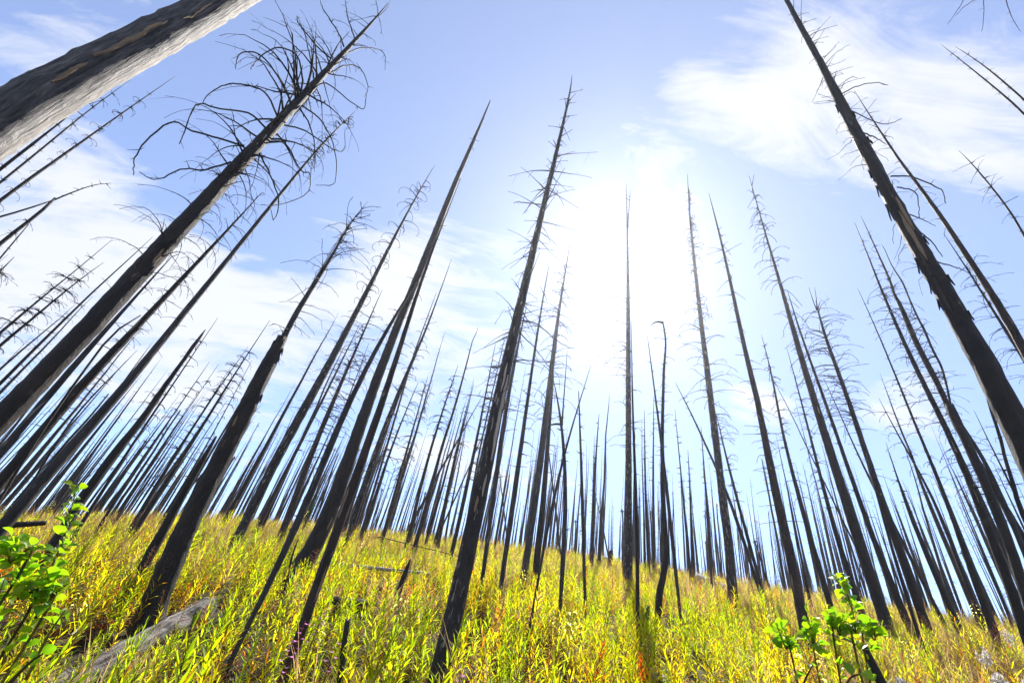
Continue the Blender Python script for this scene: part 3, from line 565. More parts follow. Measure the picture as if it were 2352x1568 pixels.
T39 = T('burnt_snag', 'broken-off black snag with a flat sawn-looking top among the dense right-hand group', '2362 1385 33;2335 1280 30;2302 1199 29;2267 1117 26;2240 1058 24;2213 996 25;2183 936 26', d=10.4, top='jag', rough=.04, br=[('feather', 34, 960, 1200, 46), ('prick', 16, 960, 1200, 9)])
T40 = T('burnt_tree', 'slim curving tree rising out behind the flat-topped broken snag', '2385 1345 19;2330 1210 16;2299 1139 14;2270 1077 12;2243 1028 10;2210 977 8;2188 945 7;2175 888 6.5;2162 842 7;2140 798 7;2121 753 7;2110 733 6;2089 687 5;2073 649 5;2048 609 3;2032 573 2;2024 560 1', 'slate', d=11.0, smooth=0, br=[('feather', 44, 680, 960, 46, dict(side=-1)), ('feather', 18, 980, 1150, 44, dict(side=-1))])
T41 = T('burnt_tree', 'huge ragged black trunk with hanging bark plates, right, cut by the right edge', '2440 1205 98;2395 1100 88;2348 1009 78;2316 942 74;2289 888 70;2254 825 66;2216 754 58;2183 700 54;2162 654 52;2137 606 50;2108 565 48;2083 525 43;2059 484 44;2035 430 42;2016 396 40;1992 351 37;1970 311 36;1946 270 33;1930 232 30;1913 200 24;1894 162 21;1870 119 18;1851 81 17;1827 38 15;1805 0 13;1768 -70 9;1735 -135 5;1705 -200 1.5', d=4.6, rough=.07, lumps=.1, parts=True, sides=30, step=.05,
   br=[('spike', 36, 30, 330, 52, dict(thick=.8)), ('gnarl', 20, 10, 480, 54, dict(thick=.6, side=1)), ('gnarl', 16, 250, 640, 70, dict(thick=.75, side=-1)), ('prick', 60, 20, 800, 8)])
T42 = T('burnt_tree', 'straight dark pole set with short thorny stubs, right of the huge ragged trunk', '2490 1110 40;2440 975 36;2390 870 31;2343 781 27;2316 735 25;2281 679 21;2248 630 19;2221 587 17;2189 538 15;2162 498 13;2132 452 11;2102 414 10;2075 384 9;2059 359 8;2032 316 6;2005 275 5;1978 238 3;1962 208 1', 'brown', d=6.6, parts=True, br=[('spike', 44, 240, 800, 24, dict(thick=1.2)), ('prick', 40, 240, 800, 8)])
T43 = T('burnt_tree', 'thin dark tree with long sagging twigs between the huge trunk and the thorny pole', '2520 1120 14;2460 1000 13;2400 900 11;2329 787 9;2302 746 8;2270 698 7;2240 646 5;2216 606 4;2186 565 3;2167 536 1', d=10, br=[('feather', 60, 580, 880, 66, dict(thick=.8)), ('prick', 30, 560, 800, 9)])
T44 = T('burnt_tree', 'thin dark pole slanting out at the right edge just below the paired tips', '2560 930 14;2470 750 11;2351 525 7;2321 484 6;2294 449 5.5;2264 411 5;2235 379 4;2222 362 2.5;2202 346 1', d=9, br=[('spike', 24, 360, 560, 34), ('prick', 30, 360, 560, 8)])
T45 = T('burnt_tree', 'lower of two near-parallel thin tips entering at the upper right edge', '2640 560 13;2500 395 10;2351 257 7;2316 227 6;2275 194 5;2240 165 4.5;2194 127 3;2162 103 1', d=8, br=[('prick', 46, 110, 330, 8)])
T46 = T('burnt_tree', 'upper of two near-parallel thin tips at the upper right edge, its end bent over', '2640 500 13;2500 362 10;2351 227 7;2321 203 6;2289 173 5;2254 143 4;2216 116 2.5;2194 108 1', d=8.4, br=[('prick', 40, 115, 330, 8)])
T47 = T('burnt_tree', 'tree above the upper right corner of which only four hanging twigs show', '2900 430 26;2640 180 18;2420 20 11;2340 -45 9;2260 -100 5;2200 -140 1', d=5.4, parts=True)
T91 = T('burnt_tree', 'dark bent trunk between the huge ragged trunk and the slim curving tree', '2420 1335 16;2345 1171 14;2329 1117 12;2310 1058 10;2297 1004 9;2278 947 8;2268 915 6;2262 890 3', d=10.8, smooth=0, br=[('feather', 20, 920, 1150, 40)])
T90 = T('burnt_tree', 'thin pole left of the dark bent trunk, its twigs crossing the sky gap', '2370 1215 8;2330 1130 6;2310 1090 5;2286 1044 4;2259 990 3;2237 942 1', d=15, br=[('feather', 12, 960, 1120, 26)])
# --- thin trees at the left edge
T49 = T('burnt_tree', 'thin tree with tiny ring-like twigs, lowest of the poles below the grey corner trunk', '-260 670 16;-120 548 13;0 457 10;68 409 9;116 378 8;176 335 6.5;243 286 5;300 246 4;351 211 2.5;402 176 1', d=9, br=[('hook', 50, 210, 470, 26, dict(thick=.7)), ('prick', 20, 200, 470, 9)])
T50 = T('burnt_tree', 'spiny thin pole, middle one below the grey corner trunk', '-260 622 12;-120 513 9.5;0 421 7;54 378 6.5;108 332 5.5;146 300 5;189 265 4;224 238 3;259 211 2;300 184 1', d=9.5, br=[('prick', 60, 190, 440, 10), ('feather', 14, 195, 300, 30)])
T51 = T('burnt_tree', 'dark pole half hidden under the lower edge of the grey corner trunk', '-260 590 14;-120 481 12;0 391 9.5;68 335 9;116 300 7;160 264 4;185 245 1', d=8.6, br=[('prick', 40, 250, 400, 9)])
T52 = T('burnt_snag', 'broken-topped pole at the left edge with one long limb curving off its end', '-260 800 14;-120 667 12.5;0 560 11;40 528 10;89 490 9;127 455 6.5', d=9, smooth=0, br=[('prick', 16, 470, 580, 8), ('feather', 6, 470, 560, 30)])
T('limb', None, '120 461 4.5;150 446 3.5;186 436 3;210 422 2.2;232 419 1.5;255 421 1', into=T52, flare=0, br=[('prick', 10, 418, 450, 9)])
T53 = T('leaning_pole', 'thin pole lying against the broken-topped pole at the left edge', '-260 568 8;-120 527 7;0 503 5;60 482 4.5;119 461 3.5', d=9.1, cat='dead tree')
T54 = T('burnt_tree', 'thin dark stem running up to meet the underside of the broken-topped pole', '-260 905 9;-120 734 7.5;0 592 5;33 555 4;66 515 2.5', d=9.3, br=[('prick', 10, 520, 620, 8)])
T55 = T('burnt_snag', 'stub with a bushy clump of twigs poking in at the left edge', '-220 850 12;-100 717 9;0 623 7;20 603 4;33 590 1.5', d=8, br=[('gnarl', 30, 590, 640, 44, dict(thick=.7))])
T56 = T('burnt_tree', 'upper of two very twiggy thin trees rising from the left edge', '-260 985 14;-120 860 11;0 765 8.5;40 733 6.5;81 692 5;116 668 4;151 641 3;189 608 2.2;238 568 1.5;259 549 1', d=10, br=[('feather', 80, 570, 790, 30), ('prick', 30, 560, 780, 10)])
T57 = T('burnt_tree', 'lower of two very twiggy thin trees rising from the left edge', '-260 1015 15;-120 895 12;0 792 9;54 749 6.5;108 703 5.5;151 668 4;184 641 3;216 614 2;238 603 1', d=10.4, br=[('feather', 80, 610, 810, 30), ('prick', 30, 610, 800, 10)])
T58 = T('burnt_tree', 'slim bare tree between the twiggy pair and the big black charred tree', '-240 1120 14;-150 1032 13;0 882 10;30 850 9;78 800 8;116 765 7;151 735 6;184 695 5;221 662 4.5;265 622 3.5;305 590 3;351 544 1', d=8.6, br=[('spike', 18, 650, 900, 20), ('prick', 16, 600, 880, 8)])
T59 = T('burnt_tree', 'dark trunk half hidden behind the lower edge of the big black charred tree', '-90 1150 24;0 1039 22;70 958 21;135 882 20;194 807 18;248 753 12;285 711 9;324 668 7;359 627 5;394 590 2', 'slate', d=6.3, br=[('spike', 10, 640, 900, 24)])
T60 = T('leaning_pole', 'thin dead stick slanting between the dark half-hidden trunk and the hook-fringed tree', '-20 1178 9;60 1040 9;140 910 8;235 778 7;262 758 5;292 742 4;323 724 3', d=6.8, cat='dead tree')
T61 = T('burnt_tree', 'thin kinked pole between the hook-fringed tree and the smooth greyish pole', '40 1170 8;84 1062 7;154 966 6;194 925 5;238 885 4;270 850 3;315 804 1', d=11, br=[('spike', 22, 830, 1050, 22)])
T63 = T('burnt_tree', 'thin tree running alongside the short black stake, its tip just above it', '208 1170 10;243 1112 8.5;275 1068 7.5;305 1017 7;335 977 6;365 925 5;400 882 4;443 817 3;454 795 2;500 730 1', d=13, br=[('feather', 40, 760, 1100, 22)])
T64 = T('burnt_tree', 'tall thin tree overtopping the dense thicket left of the red-brown snag', '340 1172 13;351 1152 12.5;392 1095 10;432 1028 9;475 963 7;508 912 6;529 869 4;562 823 3;605 761 2;620 735 1', d=15, br=[('feather', 60, 790, 1120, 24)])
T65 = T('burnt_tree', 'shaggy dark tree in the thicket, just right of the tall thin overtopping tree', '330 1165 12;346 1136 10;383 1071 8;421 1012 7;464 952 5;502 890 3;529 850 2;570 796 1', d=16, br=[('feather', 60, 820, 1120, 22)])
T66 = T('burnt_tree', 'thin thicket pole with its tip level with the middle of the black stake', '255 1165 8;270 1131 6;305 1082 5.5;340 1031 4.5;375 988 4;405 942 4;443 885 3;481 831 1', d=17, br=[('feather', 34, 850, 1100, 18)])
T67 = T('burnt_tree', 'faintest thin pole of the thicket, right of the one level with the black stake', '290 1155 5.5;319 1104 4.5;365 1036 3.5;419 961 2.5;456 904 2;502 836 1', d=20, br=[('feather', 30, 850, 1080, 14)])
T68 = T('burnt_tree', 'thin pole of the thicket nearest to the left side of the jagged snag', '385 1172 7;421 1112 5.5;464 1044 4.5;508 969 3;540 896 2;578 828 1', d=18, br=[('feather', 34, 850, 1100, 18)])
T69 = T('burnt_snag', 'dark wedge-shaped trunk half hidden behind the foot of the jagged snag', '382 1205 25;405 1163 26;432 1112 22;456 1071 17;478 1035 12;495 1005 7', d=8.2, top='jag', br=[('prick', 10, 1020, 1150, 8)])
# --- between the tall pair and the centre trunk
T73 = T('burnt_tree', 'brown pole with a wavy crooked tip, left of the thick centre trunk', '961 1226 11;978 1166 10;999 1085 8;1018 1017 7;1037 958 6;1053 904 5;1072 834 3.5;1086 780 2;1092 770 2;1098 752 1', 'brown', d=15, smooth=0, br=[('prick', 22, 790, 1180, 6)])
T74 = T('burnt_tree', 'brown tree feathery near its tip, next left of the wavy-tipped pole', '946 1203 9.5;953 1166 9;967 1112 8;983 1047 7;1002 988 6;1021 928 4;1037 882 2.5;1052 839 1', 'brown', d=16, br=[('feather', 34, 850, 1000, 26), ('prick', 20, 900, 1180, 7)])
T75 = T('burnt_tree', 'slim brown tree right of the peeling pale-patched trunk', '845 1192 9;856 1158 8;875 1098 6.5;894 1039 5.5;913 988 4.5;937 928 3;961 877 1', 'brown', d=17, br=[('feather', 36, 890, 1120, 20)])
T76 = T('burnt_tree', 'slim tree with the taller of two close tips beyond the peeling pale-patched trunk', '890 1195 9;897 1163 8;913 1112 7;929 1050 6;948 988 4.5;967 923 3;983 863 1', 'brown', d=17.5, br=[('feather', 40, 870, 1120, 22)])
T77 = T('burnt_tree', 'very thin tree with the lower of two close tips, right of the peeling pale-patched trunk', '890 1190 4.5;925 1075 3.5;945 1017 3;970 947 2;994 882 1', 'brown', d=20, br=[('feather', 24, 890, 1100, 16)])
T78 = T('burnt_tree', 'slim brown tree between the wavy-tipped pole and the thick centre trunk', '1012 1218 10;1018 1158 9;1034 1090 6.5;1056 1023 4.5;1072 947 3;1088 882 1', 'brown', d=16, br=[('feather', 36, 890, 1150, 22)])
T79 = T('burnt_tree', 'dark tree with combed drooping twigs along the left edge of the thick centre trunk', '1041 1255 10;1048 1226 11;1064 1158 11;1077 1090 9;1094 1017 6.5;1110 942 4.5;1126 844 3;1138 790 1', d=14, br=[('feather', 44, 810, 1100, 32, dict(side=1)), ('prick', 22, 820, 1200, 7)])
T80 = T('burnt_tree', 'slender tree touching the left side of the thick centre trunk', '1070 1215 6;1088 1100 5;1099 1036 4.5;1121 947 4;1142 842 3;1160 774 1', d=17, br=[('prick', 26, 790, 1100, 9)])
T84 = T('burnt_tree', 'taller of two thin poles between the crooked bowed snag and the forked-top tree', '1583 1290 8;1572 1158 5;1564 1090 4;1556 1009 3;1550 939 1', d=18, br=[('prick', 30, 950, 1200, 7)])
T85 = T('burnt_tree', 'shorter of two thin poles between the crooked bowed snag and the forked-top tree', '1591 1290 9;1588 1172 5;1584 1104 4;1580 1033 1', d=19, br=[('prick', 24, 1040, 1200, 7)])
T86 = T('burnt_tree', 'dark thin pole rising just left of the mottled foot of the forked-top tree', '1634 1300 10;1626 1199 7;1622 1131 5;1615 1050 3;1610 979 1', d=18, br=[('prick', 30, 990, 1200, 7)])

# --- boughs that can be followed one by one
for pix, a, b, dd in [
    ([(560, 335), (510, 320), (440, 300), (395, 280), (335, 325), (310, 370), (306, 402)], 5, 1.5, -.5),
    ([(530, 372), (470, 390), (420, 388), (360, 412), (320, 395)], 4.5, 1.5, -.4),
    ([(615, 300), (575, 262), (505, 250), (452, 240), (425, 300), (412, 330)], 5, 1.5, -.3),
    ([(640, 275), (610, 215), (560, 195), (520, 195), (480, 215), (465, 240)], 5, 1.5, .4),
    ([(668, 235), (640, 180), (600, 128), (560, 120), (545, 138), (540, 160)], 5, 1.5, .3),
    ([(690, 215), (695, 180), (680, 125), (632, 110), (590, 140), (575, 160)], 5, 1.5, -.5),
    ([(720, 180), (712, 130), (700, 80), (684, 40)], 4, 1.2, .2),
    ([(760, 135), (730, 108), (690, 60), (682, 40), (690, 42)], 4, 1.5, .3),
    ([(790, 108), (775, 70), (745, 25), (736, 2)], 4, 1.3, -.3),
    ([(815, 90), (800, 45), (795, 15), (793, 0)], 3.5, 1.2, .2),
    ([(745, 175), (795, 150), (830, 160), (845, 200), (838, 222)], 4, 1.3, .3),
    ([(700, 228), (745, 190), (800, 230), (835, 250), (842, 215)], 4, 1.3, -.4),
    ([(640, 285), (700, 300), (760, 340), (790, 345), (792, 300)], 4.5, 1.3, .3),
    ([(600, 325), (655, 330), (690, 390), (712, 400), (705, 445), (640, 470), (600, 470)], 4.5, 1.3, -.5),
    ([(590, 340), (620, 400), (640, 460), (630, 505), (622, 480)], 4.5, 1.3, -.2),
    ([(690, 240), (740, 280), (770, 350), (768, 420), (725, 425)], 4.5, 1.3, .5),
    ([(790, 125), (835, 110), (880, 120), (885, 160)], 3.5, 1.2, .3)]:
    traced_branch(T2, pix, a*1.15, b*1.2, dd, spurs=6)
for pix, a, b in [([(2260, -100), (2230, -40), (2205, 15), (2178, 55)], 3, 1), ([(2300, -80), (2265, -20), (2215, 15), (2196, 36)], 2.6, 1),
                  ([(2275, -92), (2262, -30), (2260, 30), (2256, 72)], 2.6, 1), ([(2330, -50), (2310, -10), (2322, 35), (2344, 72)], 3, 1)]:
    traced_branch(T47, pix, a*1.3, b*1.2, -.2, spurs=4)
for pix, a, b in [([(1935, 240), (1970, 262), (2030, 285), (2070, 272)], 4, 1.5), ([(1925, 220), (1965, 200), (2010, 190), (2040, 196)], 4, 1.5), ([(1968, 300), (2000, 312), (2035, 330)], 5, 2),
                  ([(2045, 405), (2090, 405), (2140, 425), (2165, 440), (2172, 468)], 5, 2), ([(2060, 430), (2100, 440), (2110, 470), (2112, 500)], 4, 1.5), ([(2080, 490), (2120, 505), (2150, 520)], 4, 1.2), ([(2095, 520), (2140, 555), (2165, 590)], 4.5, 2), ([(2150, 600), (2200, 615), (2225, 628)], 4, 1.5)]:
    traced_branch(T41, pix, a, b, .15, spurs=3)
traced_branch(T14, [(1242, 470), (1215, 466), (1190, 464), (1180, 468)], 3, 1.2, -.2, spurs=1)
traced_branch(T14, [(1200, 735), (1235, 745), (1290, 790), (1320, 800)], 3.2, 1.2, .2, spurs=1)
traced_branch(T14, [(1190, 760), (1230, 800), (1262, 845)], 3, 1.2, .1, spurs=1)
traced_branch(T14, [(1172, 826), (1220, 828), (1280, 834)], 3.6, 1.5, .2, spurs=2)
# bark come loose, wood laid bare
bark_patch(T14, 1060, 860, .55, .22, 'bare', 'bare_wood_strip', n=24, label='strip of bare grey wood')
bark_patch(T14, 905, 835, .05, .18, 'bare', 'bare_wood_strip', n=12)
bark_patch(T14, 1150, 1090, .3, .12, 'bare', 'bare_wood_strip', n=10)
for y0, y1, o, h, m in [(600, 500, .1, .25, 'tanwood'), (540, 470, .55, .2, 'tanwood'), (500, 400, .3, .12, 'brown'), (720, 640, -.3, .15, 'brown'), (300, 245, .0, .4, 'slate')]:
    bark_patch(T41, y0, y1, o, h, m, 'bare_wood_patch', ragged=.5)
for y, s, l, w, ou in [(236, -1, 34, 14, .25), (270, 1, 22, 16, .15), (330, 1, 26, 18, .35), (385, -1, 34, 12, .15), (430, -1, 46, 14, .3), (470, -1, 70, 16, .35), (590, -1, 55, 16, .4), (640, -1, 40, 12, .3), (690, -1, 34, 16, .3), (560, 1, 30, 16, .15), (650, 1, 36, 20, .2), (720, 1, 30, 18, .15)]:
    bark_flap(T41, y, s, l, w, ou)
for y, s, l, w, ou in [(800, 1, 16, 12, .35), (815, 1, 14, 10, .3), (900, 1, 20, 12, .15), (790, -1, 12, 10, .1)]:
    bark_flap(T6, y, s, l, w, ou)
shade_mask(T1, -.62, 1.0)
for y0, y1, o, h in [(214, 178, -.33, .075), (160, 78, -.40, .10), (60, 30, -.15, .04)]:
    bark_patch(T1, y0, y1, o, h, 'tanwood', 'bark_scar', lift=.012, ragged=.55, n=36)

# scales of bark gone, here and there
for TT, ya, yb, k in [(T7, 620, 1150, 7), (T11, 850, 1420, 7), (T12, 800, 1150, 5), (T28, 650, 1250, 8), (T23, 800, 1250, 5), (T10, 700, 1200, 4), (T3, 650, 950, 4), (T33, 800, 1250, 4), (T37, 850, 1250, 4), (T30, 900, 1350, 4), (T17, 900, 1250, 4), (T41, 300, 900, 6), (T2, 450, 850, 6), (T6, 950, 1300, 5), (T14, 900, 1400, 8)]:
    for _ in range(k):
        y0 = random.uniform(ya, yb); bark_patch(TT, y0+random.uniform(10, 34), y0, random.uniform(-.9, .9), random.uniform(.10, .24), random.choice(['tanwood', 'slate', 'brown', 'brown']), 'bare_wood_patch', lift=.006, ragged=.5, n=9)
# ------------------------------------------------------------------ the stand behind: further burnt trees, one object each
def snag_proto(k):
    """one small burnt tree of unit build (10 m): trunk mesh and twig mesh"""
    n = 12; z = np.linspace(-.3, 10, n); wob = np.cumsum(rng.standard_normal((n, 2))*.025, axis=0)
    C = np.column_stack([wob, z]); cut = [10, 10, 6.2, 10, 10, 8.1, 10, 4.9, 10, 10, 7.0, 10][k]; z = np.linspace(-.3, cut, n); C[:, 2] = z; r = .085*(1-np.clip(z, 0, 10)/10)**random.uniform(.65, 1.0)+.006
    V, F = tube(C, r, 6, True, rough=.05); tm = mesh_data('trunk', V, F, M['char' if k % 3 else 'brown'])
    mb = MB(); nb = [55, 80, 40, 95, 60, 30][k % 6]
    for j in range(nb):
        h = random.choice([random.uniform(2.2, 9.7), random.gauss(6.5, 1)]); h = min(max(h, 1.5), cut*.97); kind = random.choice(['prick', 'feather', 'feather', 'spike'] if k % 2 else ['prick', 'spike', 'prick', 'feather'])
        L = random.uniform(.12, .55 if kind == 'feather' else .3)*(1.15-h/10*.7); az = random.uniform(0, 6.28)
        (e0, e1), (d0, d1), _, rp, _, seg = KINDS[kind]
        P, rr = droop_branch((np.interp(h, z, C[:, 0]), np.interp(h, z, C[:, 1]), h), az, random.uniform(e0, e1), random.uniform(d0, d1), L, .009, 4)
        mb.add(*tube(P, np.maximum(rr, .005), 3, False))
    return tm, mb.mesh('branches', M['twig'])
protos = [snag_proto(k) for k in range(12)]
MARKS = [(-60, 'photo left edge'), (T5['az0'], 'short black stake'), (T4['az0'], 'smooth greyish pole'), (T3['az0'], 'hook-fringed dark tree'), (T61['az0'], 'kinked thin pole'), (T42['az0'], 'thorny dark pole'), (T40['az0'], 'slim curving tree'), (T6['az0'], 'jagged-barked snag'), (T7['az0'], 'hook-twigged trunk'), (T8['az0'], 'whiskered brown trunk'), (T12['az0'], 'peeling patched trunk'),
         (T73['az0'], 'wavy-tipped brown pole'), (T14['az0'], 'thick centre trunk'), (T17['az0'], 'double-footed feathery tree'), (T22['az0'], 'lone slate pole'), (T23['az0'], 'trunk before the sun'), (T25['az0'], 'crooked bowed snag'),
         (T28['az0'], 'forked-top flecked tree'), (T30['az0'], 'smooth reddish trunk'), (T33['az0'], 'heavy black trunk'), (T35['az0'], 'arching-bough tree'), (T37['az0'], 'shaggy two-needle trunk'), (R(66), 'photo right edge')]
MARKS = [(a, n) for a, n in MARKS if not (abs(a) < 4 and abs(math.degrees(a)) > 59)]
MARKS = sorted([(math.degrees(a) if abs(a) < 4 else a, n) for a, n in MARKS])
def thin_tree(a, d, lab, grp, H, lean):
    x, y = d*math.sin(a), d*math.cos(a); tm, bm = random.choice(protos); w = random.uniform(.36, .95)*H/10
    rt = empty('burnt_tree', (x, y, float(ground(x, y)))); tag(rt, lab, 'burnt tree', grp)
    rt.rotation_euler = (random.gauss(0, R(1.5)), lean, random.uniform(0, 6.28)) if abs(lean) < R(5) else (0, lean, 0)
    rt.scale = (w*1.15, w*1.15, H/10)
    obj('trunk', tm, rt); obj('branches', bm, rt)['kind'] = 'stuff'
NTHIN = 208; span = sum((b[0]-a[0])*(1.25 if a[0] < -25 else 1.15 if a[0] > 36 else .8 if 4 < a[0] < 34 else 1) for a, b in zip(MARKS, MARKS[1:]))
for (a0, n0), (a1, n1) in zip(MARKS, MARKS[1:]):
    cnt = max(2, round(NTHIN*(a1-a0)*(1.25 if a0 < -25 else 1.15 if a0 > 36 else .8 if 4 < a0 < 34 else 1)/span))
    where = 'between the %s and the %s' % (n0, n1)
    hs = sorted([random.triangular(3.6, 11.0, 6.6) for _ in range(cnt)]); leaner = random.randrange(1, cnt) if cnt > 4 and random.random() < .8 else -1
    order = list(range(cnt)); random.shuffle(order)
    for k, q in enumerate(order):
        a = R(a0+(a1-a0)*(k+random.uniform(-.6, 1.6))/cnt); a = min(max(a, R(a0+.15)), R(a1-.15)); d = random.choice([random.uniform(17, 26), random.uniform(24, 40), random.uniform(24, 40)])
        if q == cnt-1: lab, H, d = 'tallest thin far tree '+where, hs[q]*1.15, random.uniform(17, 22)
        elif k == leaner: lab, H = 'slanting thin far pole '+where, hs[q]
        else: lab, H = 'thin far tree '+where, hs[q]
        grp = 'thin far trees '+where if lab.startswith('thin') else 'standouts among the thin burnt trees'
        thin_tree(a, d, lab, grp, H*(1.0 if d > 24 else .85), random.choice([-1, 1])*random.uniform(R(8), R(18)) if k == leaner else random.gauss(0, R(1.6)))
# the wood beyond the crest reads as one mass of poles
def far_wood():
    mb = MB(); n = 1150
    for j in range(n):
        a = R(random.uniform(-52, 64)); d = 31+42*random.random()**1.2
        if abs(math.degrees(a)-10) < 10 and random.random() < .2: continue
        x, y = d*math.sin(a), d*math.cos(a); z = float(ground(x, y)); H = random.uniform(5, 10.5); r0 = random.uniform(.035, .10)
        lx, ly = random.gauss(0, .02)*H, random.gauss(0, .02)*H
        zs = np.array([-.3, H*.35, H*.7, H]); P = np.column_stack([x+lx*zs/H, y+ly*zs/H, z+zs])
        mb.add(*tube(P, r0*np.array([1.1, .8, .45, .06]), 5, False))
        for _ in range(14):
            h = random.uniform(.25, .97)*H; az = random.uniform(0, 6.28); L = random.uniform(.1, .45)*(1.1-.7*h/H)
            q = np.array([x+lx*h/H, y+ly*h/H, z+h]); e = np.array([math.sin(az), math.cos(az), 0])*L
            mb.add(*tube([q, q+e*.6+np.array([0, 0, .02]), q+e+np.array([0, 0, -.35*L])], [.012, .010, .006], 3, False))
    return tag(mb.build('far_wood', M['char']), 'far wood of burnt poles beyond the crest of the hill', 'wood', kind='stuff')
far_wood()

# ------------------------------------------------------------------ logs, stumps, stakes, rocks
def lying(name, label, cat, a, b, wa, wb, mat, da=None, db=None, sides=16, rough=.09, lift=.5, bow=0.0, up=.12):
    """a trunk lying on the slope between two places seen in the photo"""
    def place(p, d):
        if d is None:
            h = hit(p[0], p[1], up); d = h[1] if h else 16
        q = at(p[0], p[1], d); return q, d
    A, d1 = place(a, da); B, d2 = place(b, db); ra = wa/2*d1/FPX*.95; rb = wb/2*d2/FPX*.95
    A[2] = max(A[2], float(ground(A[0], A[1]))+ra*lift); B[2] = max(B[2], float(ground(B[0], B[1]))+rb*lift)
    n = 26; t = np.linspace(0, 1, n); C = A+(B-A)*t[:, None]; C[:, 2] += bow*np.sin(math.pi*t)
    C += rng.standard_normal((n, 3))*min(ra, rb)*.06
    base = (A+B)/2; base[2] = float(ground(base[0], base[1])); root = empty(name, base); tag(root, label, cat)
    rr = ra+(rb-ra)*t; gp = rng.uniform(0, 6.28, 6); gw = rng.uniform(.5, 1, 6)
    def groove(i, th):                                       # weather checks: narrow splits that run along the trunk
        g = sum(gw[k]*np.exp(-((np.abs((th[None, :]-gp[k]-.02*np.sin(i[:, None]*.7+k)+math.pi) % (2*math.pi)-math.pi))/.11)**2) for k in range(6))
        return 1-.13*g+rough*.6*rng.standard_normal((len(i), len(th)))
    V, F = tube(C-base, rr, sides, True, rfn=groove); al = np.linalg.norm(B-A)*np.repeat(t, sides); an = np.tile(np.linspace(0, 2*math.pi, sides, endpoint=False), n); rv = np.repeat(rr, sides)
    obj('trunk', mesh_data('trunk', V, F, M[mat], cols=np.column_stack([al, rv*np.cos(an), rv*np.sin(an), np.ones(len(al))])), root)
    return root, C-base, ra+(rb-ra)*t
rt, C, r = lying('fallen_log', 'silvery weathered log lying in the weeds below the stout black snag', 'log', (474, 1394), (90, 1606), 33, 38, 'log', sides=40, rough=.06, lift=.5)
CLEAR = [C[i]+np.array(rt.location) for i in range(0, 26, 2)]
mb = MB()
for k in range(5):                                            # long weather cracks that stand up as splinters
    th = random.uniform(-1, 1.6); i0 = random.randint(0, 8); P = []
    for i in range(i0, i0+12): P.append(C[i]+np.array([0, math.cos(th+1.57)*r[i]*.6, r[i]*(.86+.1*random.random())]))
    mb.add(*tube(P, [.004]+[.012]*10+[.003], 4))
mb.build('splinters', M['log'], rt)['kind'] = 'stuff'
rt, C, r = lying('fallen_log', 'thin charred log lying level beside the foot of the tallest smooth trunk, sunlit on top', 'log', (690, 1287), (985, 1317), 9, 6, 'bare', lift=1.2, up=.34)
CLEAR += [C[i]+np.array(rt.location) for i in range(0, 26)]
lying('fallen_log', 'black charred log end lying across the grass at the left edge', 'log', (-60, 1208), (106, 1201), 12, 7, 'char', da=12, db=12, lift=1.2)
rt, C, r = lying('charred_log', 'short rotten charred log in the weeds between the lower trunks', 'log', (752, 1392), (834, 1396), 34, 30, 'char', lift=1.1)
CLEAR += [C[i]+np.array(rt.location) for i in range(0, 26, 3)]
lying('charred_log', 'stubby black chunk added for the dark of a burrow above the rotten charred log', 'log', (828, 1352), (868, 1350), 17, 17, 'char', lift=.9)  # black chunk added where a burrow's dark hole would be
lying('charred_log', 'dark log lying deep in the weeds at the lower right, left of the leafy sapling', 'log', (1690, 1500), (1780, 1560), 20, 20, 'char', lift=.8)
lying('fallen_log', 'thin slanting pale stick lying on the weeds behind the tallest smooth trunk', 'log', (868, 1232), (1068, 1280), 2.2, 1.6, 'brown', da=15, db=13, lift=3.0)
tree('burnt_stake', 'pointed charred stake standing at the right end of the thin charred log', '922 1340 13;930 1312 12;938 1294 8;943 1284 3', 'char', d=8.2, cat='stake', rough=.12, top='jag', group=None)
tree('burnt_stake', 'slim charred stake just left of the flared foot of the tallest smooth trunk', '662 1318 6;664 1285 7;674 1262 5;685 1238 2.5', 'char', d=8.2, cat='stake', rough=.1, group=None)
tree('burnt_stake', 'short thick black post rising from the weeds below the rotten charred log', '786 1520 15;789 1480 14;794 1450 13;799 1424 13', 'char', d=3.6, cat='stake', rough=.1, top='jag', group=None)
tree('burnt_stake', 'small black stub beside the crooked bowed snag', '1485 1420 14;1487 1405 13;1489 1395 10', 'char', d=8.6, cat='stake', rough=.12, top='jag', group=None)
TB = tree('broken_sapling', 'knee-high black stem snapped over, its pale end pointing left, beside the leafy sapling', '2040 1600 29;2027 1568 27;2005 1528 25;1992 1503 22;1984 1482 17', 'char', d=2.25, cat='broken stem', rough=.05, group=None)
tree('snapped_end', 'pale peeled snapped end', '1984 1484 13;1975 1473 9;1950 1467 8;1925 1462 6;1909 1457 3', 'bare', into=TB, rough=.06, flare=0)
def rock(name, label, px, py, d, w, h):
    c = at(px, py, d); c[2] = float(ground(c[0], c[1])); m = d/FPX
    bm = bmesh.new(); bmesh.ops.create_icosphere(bm, subdivisions=3, radius=1)
    sx, sy, sz = w*m*.5, w*m*.35, h*m
    for v in bm.verts:
        q = v.co; f = 1+.16*math.sin(3.1*q.x+2*q.y+px)+.12*math.sin(5*q.y-4*q.z)+random.gauss(0, .025)
        v.co = Vector((q.x*sx*f, q.y*sy*f, min(q.z*f, .85)*sz))
    me = bpy.data.meshes.new(name); bm.to_mesh(me); bm.free(); me.materials.append(M['rock'])
    for p in me.polygons: p.use_smooth = True
    o = obj(name, me, None, c); o.rotation_euler = (0, R(6), 0); return tag(o, label, 'rock')
import bmesh
rock('boulder', 'long low pale boulder on the crest left of the foot of the forked-top tree', 1626, 1318, 20, 92, 34)
